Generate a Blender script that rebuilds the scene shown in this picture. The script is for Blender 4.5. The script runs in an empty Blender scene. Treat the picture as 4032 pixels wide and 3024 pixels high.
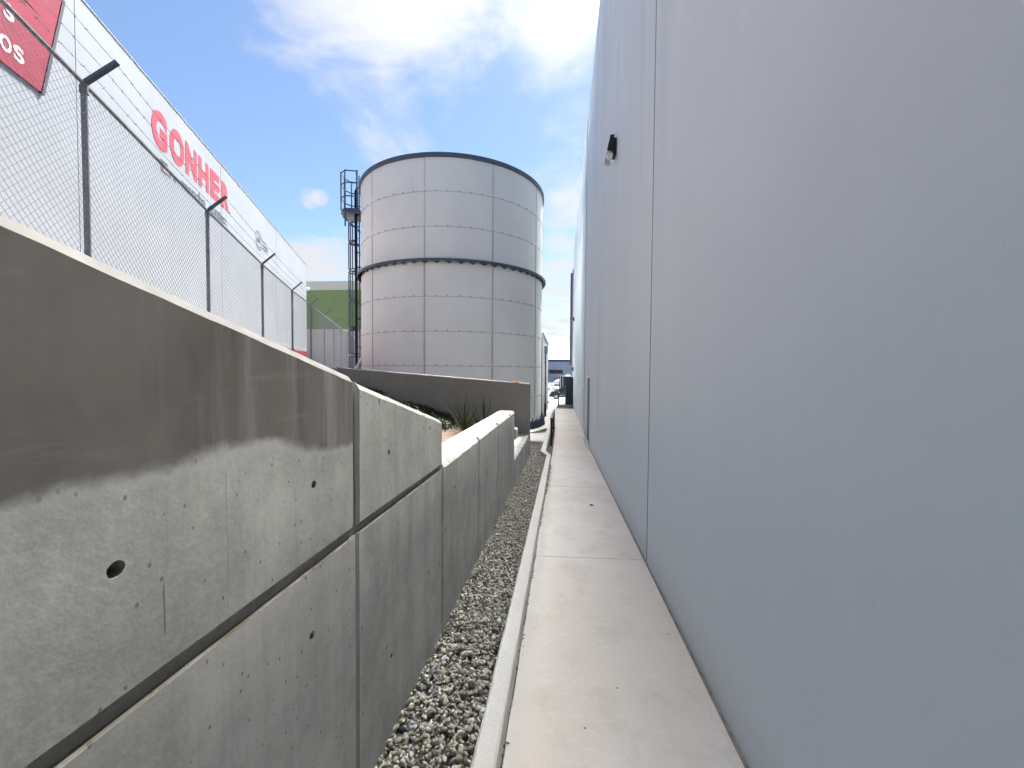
import bpy, bmesh, math, random
import numpy as np
from mathutils import Vector, Matrix, noise as mnoise
R = math.radians
random.seed(7); rng = np.random.default_rng(7)
sc = bpy.context.scene
col = sc.collection

# ------------------------------------------------------------------ camera
YAW, PITCH, ROLL = R(7.0145), R(-1.788), R(-0.407)
def cam_axis(v):
    x, y, z = v
    c, s = math.cos(ROLL), math.sin(ROLL); x, z = c*x + s*z, -s*x + c*z
    c, s = math.cos(PITCH), math.sin(PITCH); y, z = c*y - s*z, s*y + c*z
    c, s = math.cos(YAW), math.sin(YAW); x, y = c*x - s*y, s*x + c*y
    return Vector((x, y, z))
cd = bpy.data.cameras.new('camera'); cam = bpy.data.objects.new('camera', cd); col.objects.link(cam)
rt, up, fw = cam_axis((1,0,0)), cam_axis((0,0,1)), cam_axis((0,1,0))
M = Matrix.Identity(4)
for i in range(3):
    M[i][0], M[i][1], M[i][2] = rt[i], up[i], -fw[i]
cam.matrix_world = M
cd.sensor_width = 36; cd.lens = 1596.4/4032*36; cd.clip_start = .05; cd.clip_end = 3000
sc.camera = cam

# ------------------------------------------------------------------ sky, sun, exposure
SUN_EL, SUN_AZ = 61, 17           # azimuth measured from +Y towards +X
EXPO = 2.1
world = bpy.data.worlds.new('World'); sc.world = world; world.use_nodes = True
wn, wl = world.node_tree.nodes, world.node_tree.links
wn.clear()
def N(t, nodes=None, **k):
    n = (nodes or wn).new(t)
    for a, b in k.items(): setattr(n, a, b)
    return n
wo = N('ShaderNodeOutputWorld'); bg = N('ShaderNodeBackground'); bg.inputs[1].default_value = .05
wl.new(bg.outputs[0], wo.inputs[0])
sky = N('ShaderNodeTexSky'); sky.sky_type = 'NISHITA'; sky.sun_disc = False
sky.sun_elevation = R(SUN_EL); sky.sun_rotation = R(SUN_AZ); sky.air_density = 1.0; sky.dust_density = .4; sky.ozone_density = 2.8
tc = N('ShaderNodeTexCoord')
sep = N('ShaderNodeSeparateXYZ'); wl.new(tc.outputs['Generated'], sep.inputs[0])
def wm(op, a, b=None, c=None, clamp=False):
    n = N('ShaderNodeMath', operation=op, use_clamp=clamp)
    for i, v in enumerate((a, b, c)):
        if v is None: continue
        if isinstance(v, (int, float)): n.inputs[i].default_value = v
        else: wl.new(v, n.inputs[i])
    return n.outputs[0]
zz = wm('ADD', wm('MAXIMUM', sep.outputs[2], 0), .16)
cmb = N('ShaderNodeCombineXYZ')
wl.new(wm('DIVIDE', sep.outputs[0], zz), cmb.inputs[0]); wl.new(wm('DIVIDE', sep.outputs[1], zz), cmb.inputs[1])
cmb.inputs[2].default_value = 4.3
nz = N('ShaderNodeTexNoise'); nz.inputs['Scale'].default_value = 2.3; nz.inputs['Detail'].default_value = 10; nz.inputs['Roughness'].default_value = .58; nz.inputs['Distortion'].default_value = .35
wl.new(cmb.outputs[0], nz.inputs['Vector'])
fac = nz.outputs['Fac']
def skydir(px, py):
    return cam_axis(((px-2016)/1596.4, 1, -(py-1512)/1596.4)).normalized()
bias = None
# cloud patches, then an added unseen veil around the sun that carries the glow
for px, py, cosr, w in [(1230,90,.978,.16),(1560,330,.972,.15),(1850,120,.978,.08),(2140,420,.985,.06),(2260,880,.9935,.22),(2200,1200,.9925,.22),(1290,1060,.9945,.2),(1150,1010,.9965,.12),(1195,772,.9994,.22),(1235,770,.9993,.26),(1270,776,.9997,.18),(820,330,.955,-.16),(1250,640,.975,-.14),(1850,480,.985,-.06)]:
    d = skydir(px, py)
    vm = N('ShaderNodeVectorMath', operation='DOT_PRODUCT'); wl.new(tc.outputs['Generated'], vm.inputs[0]); vm.inputs[1].default_value = d
    mr = N('ShaderNodeMapRange', interpolation_type='SMOOTHSTEP'); wl.new(vm.outputs['Value'], mr.inputs[0])
    mr.inputs[1].default_value = cosr; mr.inputs[2].default_value = 1; mr.inputs[3].default_value = 0; mr.inputs[4].default_value = w
    bias = mr.outputs[0] if bias is None else wm('ADD', bias, mr.outputs[0])
vm = N('ShaderNodeVectorMath', operation='DOT_PRODUCT'); wl.new(tc.outputs['Generated'], vm.inputs[0])
vm.inputs[1].default_value = (math.sin(R(SUN_AZ))*math.cos(R(SUN_EL)), math.cos(R(SUN_AZ))*math.cos(R(SUN_EL)), math.sin(R(SUN_EL)))
mr = N('ShaderNodeMapRange', interpolation_type='SMOOTHSTEP'); wl.new(vm.outputs['Value'], mr.inputs[0])
mr.inputs[1].default_value = .86; mr.inputs[2].default_value = 1; mr.inputs[4].default_value = .3
fac = wm('ADD', wm('ADD', fac, bias), mr.outputs[0])
ramp = N('ShaderNodeMapRange', interpolation_type='SMOOTHSTEP'); wl.new(fac, ramp.inputs[0])
ramp.inputs[1].default_value = .48; ramp.inputs[2].default_value = .80; ramp.inputs[4].default_value = .95
cmix = N('ShaderNodeMix', data_type='RGBA'); wl.new(ramp.outputs[0], cmix.inputs[0])
# cloud brighter towards the sun; strong unseen glow added to light the shaded path
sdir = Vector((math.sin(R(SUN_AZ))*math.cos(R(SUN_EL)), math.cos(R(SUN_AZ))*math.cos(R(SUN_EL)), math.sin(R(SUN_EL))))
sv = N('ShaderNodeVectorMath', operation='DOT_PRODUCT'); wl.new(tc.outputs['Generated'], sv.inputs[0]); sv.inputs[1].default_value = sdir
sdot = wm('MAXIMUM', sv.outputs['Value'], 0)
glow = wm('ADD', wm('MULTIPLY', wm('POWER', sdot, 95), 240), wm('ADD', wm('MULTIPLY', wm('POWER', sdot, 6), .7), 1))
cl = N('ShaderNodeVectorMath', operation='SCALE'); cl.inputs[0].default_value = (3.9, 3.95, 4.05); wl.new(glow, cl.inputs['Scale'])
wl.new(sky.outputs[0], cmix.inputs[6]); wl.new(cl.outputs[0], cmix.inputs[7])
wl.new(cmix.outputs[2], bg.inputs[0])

sd = bpy.data.lights.new('sun', 'SUN'); sd.energy = 2.3; sd.angle = R(.53); sd.color = (1, .955, .89)
so = bpy.data.objects.new('sun', sd); col.objects.link(so)
sdir = Vector((math.sin(R(SUN_AZ))*math.cos(R(SUN_EL)), math.cos(R(SUN_AZ))*math.cos(R(SUN_EL)), math.sin(R(SUN_EL))))
so.rotation_euler = sdir.to_track_quat('Z', 'Y').to_euler()
vs = sc.view_settings
vs.view_transform = 'Standard'; vs.look = 'None'; vs.exposure = EXPO; vs.gamma = 1; vs.use_curve_mapping = False
sc.render.engine = 'CYCLES'
sc.cycles.use_denoising = True; sc.cycles.diffuse_bounces = 6; sc.cycles.max_bounces = 10; sc.cycles.sample_clamp_indirect = 8

# ------------------------------------------------------------------ materials
class NT:
    def __init__(s, name, rough=.8, metal=0, spec=.3):
        m = bpy.data.materials.new(name); m.use_nodes = True; s.m = m
        s.n, s.l = m.node_tree.nodes, m.node_tree.links
        s.b = s.n['Principled BSDF']; s.b.inputs['Roughness'].default_value = rough; s.b.inputs['Metallic'].default_value = metal
        s.b.inputs['Specular IOR Level'].default_value = spec
        s.pos = s.n.new('ShaderNodeNewGeometry').outputs['Position']
    def put(s, i, v):
        if hasattr(v, 'is_output'): s.l.new(v, i)
        else: i.default_value = v
    def mapv(s, scale, loc=(0,0,0)):
        q = s.n.new('ShaderNodeMapping'); s.l.new(s.pos, q.inputs[0]); q.inputs['Scale'].default_value = scale; q.inputs['Location'].default_value = loc
        return q.outputs[0]
    def noise(s, scale, detail=4, rough=.55, vec=None, dist=0):
        q = s.n.new('ShaderNodeTexNoise'); q.inputs['Scale'].default_value = scale; q.inputs['Detail'].default_value = detail
        q.inputs['Roughness'].default_value = rough; q.inputs['Distortion'].default_value = dist
        s.l.new(vec if vec is not None else s.pos, q.inputs['Vector']); return q.outputs['Fac']
    def voro(s, scale, vec=None, out='Distance'):
        q = s.n.new('ShaderNodeTexVoronoi'); q.inputs['Scale'].default_value = scale
        s.l.new(vec if vec is not None else s.pos, q.inputs['Vector']); return q.outputs[out]
    def rng(s, v, a, b, c=0, d=1, smooth=True):
        q = s.n.new('ShaderNodeMapRange'); q.interpolation_type = 'SMOOTHSTEP' if smooth else 'LINEAR'
        s.put(q.inputs[0], v)
        for i, x in zip((1,2,3,4), (a,b,c,d)): q.inputs[i].default_value = x
        return q.outputs[0]
    def math(s, op, a, b=0):
        q = s.n.new('ShaderNodeMath'); q.operation = op; s.put(q.inputs[0], a); s.put(q.inputs[1], b); return q.outputs[0]
    def mix(s, f, a, b, mode='MIX'):
        q = s.n.new('ShaderNodeMix'); q.data_type = 'RGBA'; q.blend_type = mode
        s.put(q.inputs[0], f)
        for i, v in ((6, a), (7, b)):
            s.put(q.inputs[i], (*v, 1) if isinstance(v, tuple) and len(v) == 3 else v)
        return q.outputs[2]
    def col(s, v): s.put(s.b.inputs['Base Color'], (*v, 1) if isinstance(v, tuple) and len(v) == 3 else v)
    def bump(s, h, strength=.3, dist=.01):
        q = s.n.new('ShaderNodeBump'); q.inputs['Strength'].default_value = strength; q.inputs['Distance'].default_value = dist
        s.l.new(h, q.inputs['Height']); s.l.new(q.outputs[0], s.b.inputs['Normal'])
    def xyz(s):
        q = s.n.new('ShaderNodeSeparateXYZ'); s.l.new(s.pos, q.inputs[0]); return q.outputs
    def island(s):
        q = s.n.new('ShaderNodeNewGeometry'); return q.outputs['Random Per Island']
    def objrand(s):
        q = s.n.new('ShaderNodeObjectInfo'); return q.outputs['Random']

def plain(name, c, rough=.6, metal=0, spec=.3, var=.12, scale=3):
    t = NT(name, rough, metal, spec)
    f = t.rng(t.noise(scale, 5), .3, .7)
    t.col(t.mix(f, tuple(x*(1-var) for x in c), tuple(min(1, x*(1+var)) for x in c)))
    return t.m

def concrete(name, c, dark=.68, streak=.5, pits=True, tint=(.93,1,.98), rough=.85, skim=False, seed=0, warm=None, dirt=False):
    t = NT(name, rough, 0, .2)
    big = t.noise(1.7, 6, .6, t.mapv((1,1,1), (seed*3.1, seed*1.7, 0)))
    med = t.noise(9, 6, .65)
    fine = t.noise(70, 4, .6)
    st = t.noise(1, 5, .6, t.mapv((9,9,.55), (seed,0,0)))
    f = t.math('ADD', t.math('MULTIPLY', big, .55), t.math('ADD', t.math('MULTIPLY', med, .42), t.math('MULTIPLY', st, streak*.5)))
    f = t.rng(f, .5, .92)
    base = t.mix(f, tuple(a*dark*b for a, b in zip(c, tint)), tuple(a*1.12 for a in c))
    # pale laitance blotches and fine vertical form marks
    lines = t.noise(1, 3, .5, t.mapv((70,70,.8)))
    base = t.mix(t.math('MULTIPLY', t.rng(lines, .46, .75), .16), base, tuple(a*.62 for a in c))
    base = t.mix(t.math('MULTIPLY', t.rng(fine, .35, .75), .22), base, tuple(a*1.25 for a in c))
    if warm: base = t.mix(t.math('MULTIPLY', t.rng(t.noise(2.6, 5, .6, t.mapv((1,1,.35))), .52, .75), .5), base, warm)
    h = t.math('ADD', t.math('MULTIPLY', med, .5), t.math('MULTIPLY', fine, .35))
    if pits:
        v = t.math('ADD', t.voro(15, t.mapv((1,1,.6))), t.math('MULTIPLY', t.math('SUBTRACT', t.noise(75, 3), .5), .16))
        keep = t.rng(t.voro(15, t.mapv((1,1,.6)), 'Color'), .60, .63)
        sz = t.rng(t.voro(15, t.mapv((1,1,.6), (0,0,0)), 'Color'), .6, 1, .04, .16, False)
        p = t.math('MULTIPLY', t.math('LESS_THAN', v, sz), keep)
        base = t.mix(t.math('MULTIPLY', p, .85), base, (.035,.033,.03))
        v2 = t.math('MULTIPLY', t.math('LESS_THAN', t.voro(46, t.mapv((1,1,.7),(3,1,2))), .15), t.rng(t.voro(46, t.mapv((1,1,.7),(3,1,2)), 'Color'), .62, .66))
        base = t.mix(t.math('MULTIPLY', v2, .6), base, (.06,.057,.05))
        h = t.math('SUBTRACT', h, t.math('MULTIPLY', p, .8))
    if skim:
        x, y, z = t.xyz()
        # form-board seam and a hairline crack
        for yc, w0, za, zb_, amt, cc in ((.648,.0016,-.50,-.375,.75,(.08,.075,.065)),(.79,.0022,-.54,-.20,.35,(.16,.155,.14)),(.655,.001,-.375,-.2,.3,(.16,.155,.14)),(1.02,.0022,-.54,-.30,.25,(.17,.165,.15))):
            dy = t.math('ABSOLUTE', t.math('ADD', t.math('SUBTRACT', y, yc), t.math('MULTIPLY', t.math('SUBTRACT', t.noise(9, 3), .5), .008)))
            ln_ = t.math('MULTIPLY', t.rng(dy, w0*.4, w0*1.6, 1, 0), t.math('MULTIPLY', t.rng(z, za, za+.03), t.rng(z, zb_-.03, zb_, 1, 0)))
            base = t.mix(t.math('MULTIPLY', ln_, amt), base, cc)
        # lower edge of the trowelled skim coat: wavy, a little lower towards the joint
        edge = t.math('ADD', t.math('MULTIPLY', t.rng(y, .75, 1.34), -.07), -.185)
        wob = t.math('ADD', t.math('MULTIPLY', t.math('SUBTRACT', t.noise(1.9, 2, .5), .5), .16), t.math('MULTIPLY', t.math('SUBTRACT', t.noise(11, 6, .65), .5), .05))
        dz = t.math('SUBTRACT', t.math('ADD', z, wob), edge)
        nrm = t.n.new('ShaderNodeNewGeometry').outputs['True Normal']; sn = t.n.new('ShaderNodeSeparateXYZ'); t.l.new(nrm, sn.inputs[0])
        k = t.math('MULTIPLY', t.rng(dz, -.014, .018), t.math('GREATER_THAN', sn.outputs[0], .93))
        lip = t.math('MULTIPLY', t.rng(dz, -.03, 0), t.math('SUBTRACT', 1, k))
        vs_ = t.noise(1, 6, .62, t.mapv((6,6,.5), (1.3,.2,0)))
        wet = t.noise(1.6, 5, .6, t.mapv((1,1,.6), (4.2,0,0)))
        sk = t.mix(t.rng(wet, .38, .62), (.072,.067,.058), (.135,.127,.112))
        sk = t.mix(t.math('MULTIPLY', t.rng(t.noise(1,5,.6,t.mapv((3,3,.35),(9,0,0))), .52, .68), .6), sk, (.12,.098,.078))
        sk = t.mix(t.math('MULTIPLY', t.rng(vs_, .49, .64), t.rng(y, .5, 1.0, .3, .9)), sk, (.215,.208,.192))
        sk = t.mix(t.math('MULTIPLY', t.rng(t.noise(1, 5, .6, t.mapv((14,14,1.1),(2,7,1))), .52, .7), t.rng(y, .5, 1.1, .15, .6)), sk, (.062,.052,.042))
        sk = t.mix(t.math('MULTIPLY', t.rng(t.noise(1, 4, .6, t.mapv((3,3,26),(2,7,1))), .58, .75), .3), sk, (.19,.185,.17))
        sk = t.mix(t.math('MULTIPLY', t.rng(fine, .3, .8), .2), sk, (.09,.085,.075))
        top_ = t.math('MULTIPLY', t.rng(sn.outputs[2], .3, .5), t.rng(t.noise(14, 5, .6), .3, .6, .7, .95)); base = t.mix(top_, base, (.085,.082,.075))  # up-facing chamfer: blotchy dirt, and colour darkened further to tame the sunlight on it
        base = t.mix(t.math('MULTIPLY', lip, .35), base, (.40,.39,.36))
        base = t.mix(k, base, sk)
        h = t.math('ADD', t.math('MULTIPLY', h, t.math('SUBTRACT', 1, t.math('MULTIPLY', k, .7))), t.math('MULTIPLY', k, .3))
    if pits and dirt:  # grime on chamfers and groove lip, with painted-in darkening to offset the strong sunlight
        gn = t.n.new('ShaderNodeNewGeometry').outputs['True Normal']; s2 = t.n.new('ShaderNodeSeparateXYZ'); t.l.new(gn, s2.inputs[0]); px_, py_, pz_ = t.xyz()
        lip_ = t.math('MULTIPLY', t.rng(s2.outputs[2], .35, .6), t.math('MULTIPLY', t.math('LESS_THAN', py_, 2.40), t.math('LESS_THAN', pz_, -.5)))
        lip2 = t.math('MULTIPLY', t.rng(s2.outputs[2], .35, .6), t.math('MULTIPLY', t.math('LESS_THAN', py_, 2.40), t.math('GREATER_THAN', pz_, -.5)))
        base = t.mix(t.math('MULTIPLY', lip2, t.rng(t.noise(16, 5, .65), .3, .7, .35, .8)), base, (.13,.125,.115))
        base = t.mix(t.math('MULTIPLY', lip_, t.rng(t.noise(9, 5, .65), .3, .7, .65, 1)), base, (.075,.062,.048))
    t.col(base); t.bump(h, .35, .004)
    return t.m

MAT = {}
CONC = (.355,.345,.315)
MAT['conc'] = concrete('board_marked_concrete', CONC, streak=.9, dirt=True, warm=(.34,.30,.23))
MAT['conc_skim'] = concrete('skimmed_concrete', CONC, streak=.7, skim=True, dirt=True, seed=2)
MAT['conc_core'] = concrete('joint_concrete', (.27,.245,.205), streak=.3, pits=False)
MAT['render'] = concrete('brown_render', (.27,.247,.228), dark=.82, streak=.35, pits=False, tint=(1,1,1), seed=5)
MAT['render2'] = concrete('grey_render', (.30,.29,.265), dark=.82, streak=.5, pits=False, tint=(1,1,1), seed=6)
MAT['kerb'] = concrete('kerb_cement', (.59,.56,.505), dark=.8, streak=.1, pits=False, tint=(1,1,1), seed=8, warm=(.50,.42,.32))

t = NT('path_concrete', .8, 0, .25)
a = t.noise(.8, 6, .6); b_ = t.noise(5, 6, .62, t.mapv((1,.7,1))); f_ = t.noise(60, 4, .6)
base = t.mix(t.rng(a, .35, .65), (.58,.505,.42), (.645,.58,.505))
base = t.mix(t.math('MULTIPLY', t.rng(b_, .48, .70), .6), base, (.49,.425,.35))
base = t.mix(t.math('MULTIPLY', t.rng(t.noise(11, 5, .6, t.mapv((.7,2.6,1))), .55, .74), .35), base, (.68,.65,.61))
base = t.mix(t.math('MULTIPLY', t.rng(f_, .35, .75), .18), base, (.36,.335,.30))
x, y, z = t.xyz()
edge = t.rng(t.math('ADD', x, t.math('MULTIPLY', t.noise(7, 4), .14)), -.13, -.03, 1, 0)
base = t.mix(t.math('MULTIPLY', edge, .45), base, (.42,.41,.385))
sp = t.math('MULTIPLY', t.math('LESS_THAN', t.voro(7), .045), t.rng(t.voro(7, None, 'Color'), .62, .66))
base = t.mix(t.math('MULTIPLY', sp, .75), base, (.09,.075,.06))
t.col(base); t.bump(t.math('ADD', t.math('MULTIPLY', b_, .4), t.math('MULTIPLY', f_, .5)), .3, .004)
MAT['path'] = t.m

t = NT('wall_paint', .62, 0, .35)
st = t.noise(1, 6, .6, t.mapv((1,1.6,.09))); st2 = t.noise(1, 5, .6, t.mapv((1,7,.22), (0,3,0))); bl = t.noise(.35, 4, .5)
x, y, z = t.xyz()
base = t.mix(t.rng(bl, .35, .65), (.575,.632,.665), (.615,.672,.705))
up_ = t.rng(z, .5, 5)
base = t.mix(t.math('MULTIPLY', t.rng(st, .46, .66), t.math('ADD', t.math('MULTIPLY', up_, .5), .12)), base, (.50,.535,.57))
base = t.mix(t.math('MULTIPLY', t.rng(st2, .50, .66), t.math('ADD', t.math('MULTIPLY', up_, .85), .10)), base, (.69,.72,.75))
base = t.mix(t.math('MULTIPLY', t.rng(t.noise(3, 5, .6, t.mapv((1,1,.4),(5,5,5))), .66, .74), .22), base, (.40,.40,.42))
st3 = t.noise(1, 6, .65, t.mapv((1,3.2,.11),(0,7,2)))
base = t.mix(t.math('MULTIPLY', t.rng(st3, .53, .62), t.math('MULTIPLY', t.rng(z, 1.5, 6), .45)), base, (.68,.70,.72))
base = t.mix(t.math('MULTIPLY', t.rng(t.noise(1, 6, .62, t.mapv((1,2.3,.08),(0,1,9))), .55, .66), t.math('MULTIPLY', t.rng(z, 2.0, 7), .4)), base, (.45,.455,.48))
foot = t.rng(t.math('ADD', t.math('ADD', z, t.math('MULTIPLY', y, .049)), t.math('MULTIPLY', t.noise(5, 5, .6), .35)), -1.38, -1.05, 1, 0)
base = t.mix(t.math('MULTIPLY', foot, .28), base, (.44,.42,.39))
t.col(base); t.bump(t.noise(120, 3, .6), .12, .003); MAT['wallpaint'] = t.m

def paint(name, c, streak=.15, rough=.55, smudge=0):
    t = NT(name, rough, 0, .3)
    s1 = t.noise(1, 5, .6, t.mapv((1.5,1.5,.15))); n1 = t.noise(.5, 4)
    base = t.mix(t.rng(n1, .3, .7), tuple(x*.95 for x in c), tuple(min(1, x*1.04) for x in c))
    base = t.mix(t.math('MULTIPLY', t.rng(s1, .5, .75), streak), base, tuple(x*.72 for x in c))
    t.col(base); t.bump(t.noise(60, 3), .08, .003)
    return t.m
MAT['tank'] = paint('tank_enamel', (.79,.785,.745), .12, .42)
MAT['signwall'] = paint('white_wall_paint', (.265,.275,.285), .22)
MAT['cream'] = paint('cream_wall_paint', (.50,.455,.41), .1)
MAT['green'] = paint('green_wall_paint', (.165,.225,.088), .12)
MAT['redp'] = paint('red_wall_paint', (.25,.022,.028), .1)
MAT['greyp'] = paint('grey_stripe_paint', (.33,.34,.37), .1)
MAT['bluep'] = paint('grey_blue_wall_paint', (.20,.245,.33), .1)
MAT['navy'] = plain('navy_paint', (.004,.006,.03), .6, 0, .1)
MAT['navyband'] = plain('blue_fascia_paint', (.012,.018,.12), .6, 0, .15)
MAT['seamgrey'] = plain('seam_grey', (.40,.40,.40), .6)
MAT['sealant'] = plain('grey_sealant', (.10,.105,.115), .7)
MAT['greywall'] = paint('grey_wall_paint', (.47,.49,.52), .15)
MAT['steel'] = plain('dark_blue_steel', (.075,.095,.125), .42, .2, .4)
MAT['blacksteel'] = plain('black_steel', (.012,.012,.017), .4, .1, .4)
MAT['pipeblack'] = plain('black_pipe', (.008,.008,.01), .5)
MAT['galv'] = plain('galvanised_pipe', (.185,.195,.21), .45, .55, .4, .2, 9)
MAT['wire'] = plain('galvanised_wire', (.11,.11,.135), .5, .3)
MAT['bolt'] = plain('bolt_cap', (.075,.075,.08), .5)
MAT['redletter'] = plain('red_letter', (.36,.055,.07), .5)
MAT['greyletter'] = plain('grey_letter', (.07,.08,.095), .5)
MAT['bannerred'] = plain('banner_red', (.24,.022,.038), .5)
MAT['bannergrey'] = plain('banner_frame', (.07,.065,.075), .5)
MAT['white'] = plain('white_plastic', (.78,.78,.78), .45, var=.04)
MAT['canvas'] = plain('white_canvas', (.50,.50,.51), .8, var=.04)
MAT['black'] = plain('black_plastic', (.010,.010,.013), .4, var=.1)
MAT['soilgap'] = plain('dirt', (.10,.075,.055), .95, var=.45, scale=40)
MAT['filler'] = plain('brown_joint_filler', (.20,.155,.115), .95, var=.35, scale=25)
MAT['bed'] = plain('gravel_bed', (.09,.085,.075), .95, var=.4, scale=50)
MAT['lot'] = plain('lot_concrete', (.27,.26,.245), .9, var=.14, scale=.6)
MAT['asph'] = plain('yard_ground', (.26,.25,.235), .9, var=.2, scale=.5)
MAT['cabinet'] = plain('dark_green_paint', (.012,.026,.026), .5)
MAT['brownfascia'] = plain('brown_metal', (.10,.065,.065), .5)
MAT['leafbrown'] = plain('dry_leaf', (.12,.055,.03), .8)
MAT['orange'] = plain('orange_tape', (.75,.25,.06), .6)
MAT['tyre'] = plain('tyre_rubber', (.018,.018,.018), .8)
MAT['rim'] = plain('alloy', (.55,.56,.58), .3, .6, .5, .05)
MAT['carblack'] = plain('black_car_paint', (.005,.0055,.007), .22, 0, .5, .1)
MAT['carwhite'] = plain('white_car_paint', (.42,.43,.45), .25, 0, .6, .03)
MAT['carglass'] = plain('car_glass', (.03,.04,.05), .08, 0, .8)
MAT['winglass'] = plain('window_glass', (.004,.006,.012), .2, 0, .3)
MAT['headlight'] = plain('headlamp_lens', (.6,.62,.66), .12, 0, .7)
MAT['amber'] = plain('amber_lens', (.6,.30,.06), .2)
MAT['bark'] = plain('bark', (.10,.075,.05), .9, var=.3, scale=12)
t = NT('clear_lens', .12, 0, .5); t.col((.85,.86,.86)); t.b.inputs['Transmission Weight'].default_value = .75; MAT['lens'] = t.m

t = NT('gravel_stone', .85, 0, .25); r_ = t.island()
rm = t.n.new('ShaderNodeValToRGB'); t.l.new(r_, rm.inputs[0]); rm.color_ramp.interpolation = 'CONSTANT'
els = [(0,(0.334,0.301,0.224)),(.2,(0.426,0.385,0.292)),(.38,(0.284,0.273,0.231)),(.55,(0.483,0.441,0.340)),(.7,(0.348,0.329,0.292)),(.82,(0.227,0.203,0.156)),(.9,(0.500,0.500,0.490)),(.96,(0.426,0.434,0.435))]
rm.color_ramp.elements[0].position = 0; rm.color_ramp.elements[0].color = (*els[0][1],1)
rm.color_ramp.elements[1].position = els[1][0]; rm.color_ramp.elements[1].color = (*els[1][1],1)
for p_, c_ in els[2:]:
    e_ = rm.color_ramp.elements.new(p_); e_.color = (*c_, 1)
n_ = t.noise(90, 5, .65)
t.col(t.mix(t.math('MULTIPLY', t.rng(n_, .35, .7), .5), rm.outputs[0], (.12,.11,.09), 'MIX')); t.bump(n_, .35, .003); MAT['stone'] = t.m

t = NT('planter_soil', .95, 0, .1); n1 = t.noise(5, 6); n2 = t.noise(60, 5, .7); n3 = t.noise(24, 5, .7)
c = t.mix(t.rng(n1, .3, .7), (.17,.125,.095), (.235,.18,.14)); c = t.mix(t.rng(n2, .4, .7), c, (.11,.08,.06)); c = t.mix(t.math('MULTIPLY', t.rng(n3,.58,.7),.6), c, (.34,.28,.22)); c = t.mix(t.rng(t.xyz()[0], -5.6, -3.4, 1, 0), c, (.16,.165,.135))
t.col(c); t.bump(t.math('ADD', n2, n3), .9, .03); MAT['soil'] = t.m
def leafmat(name, c1, c2, c3, rough=.6):
    t = NT(name, rough, 0, .3); r_ = t.island()
    c = t.mix(t.rng(r_, 0, .8, 0, 1, False), c1, c2); c = t.mix(t.rng(r_, .93, .95), c, c3); t.col(c)
    return t.m
MAT['cover'] = leafmat('ground_cover_leaf', (.012,.026,.007), (.038,.07,.016), (.09,.045,.022))
MAT['yucca'] = leafmat('stiff_leaf', (.028,.034,.014), (.06,.065,.028), (.08,.065,.03))
MAT['lush'] = leafmat('small_plant_leaf', (.09,.12,.03), (.24,.25,.08), (.35,.30,.14))
MAT['treeleaf'] = leafmat('tree_leaf', (.03,.05,.018), (.085,.11,.04), (.11,.10,.04))
MAT['palm'] = leafmat('palm_leaf', (.08,.07,.03), (.16,.13,.06), (.20,.15,.08))

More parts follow.
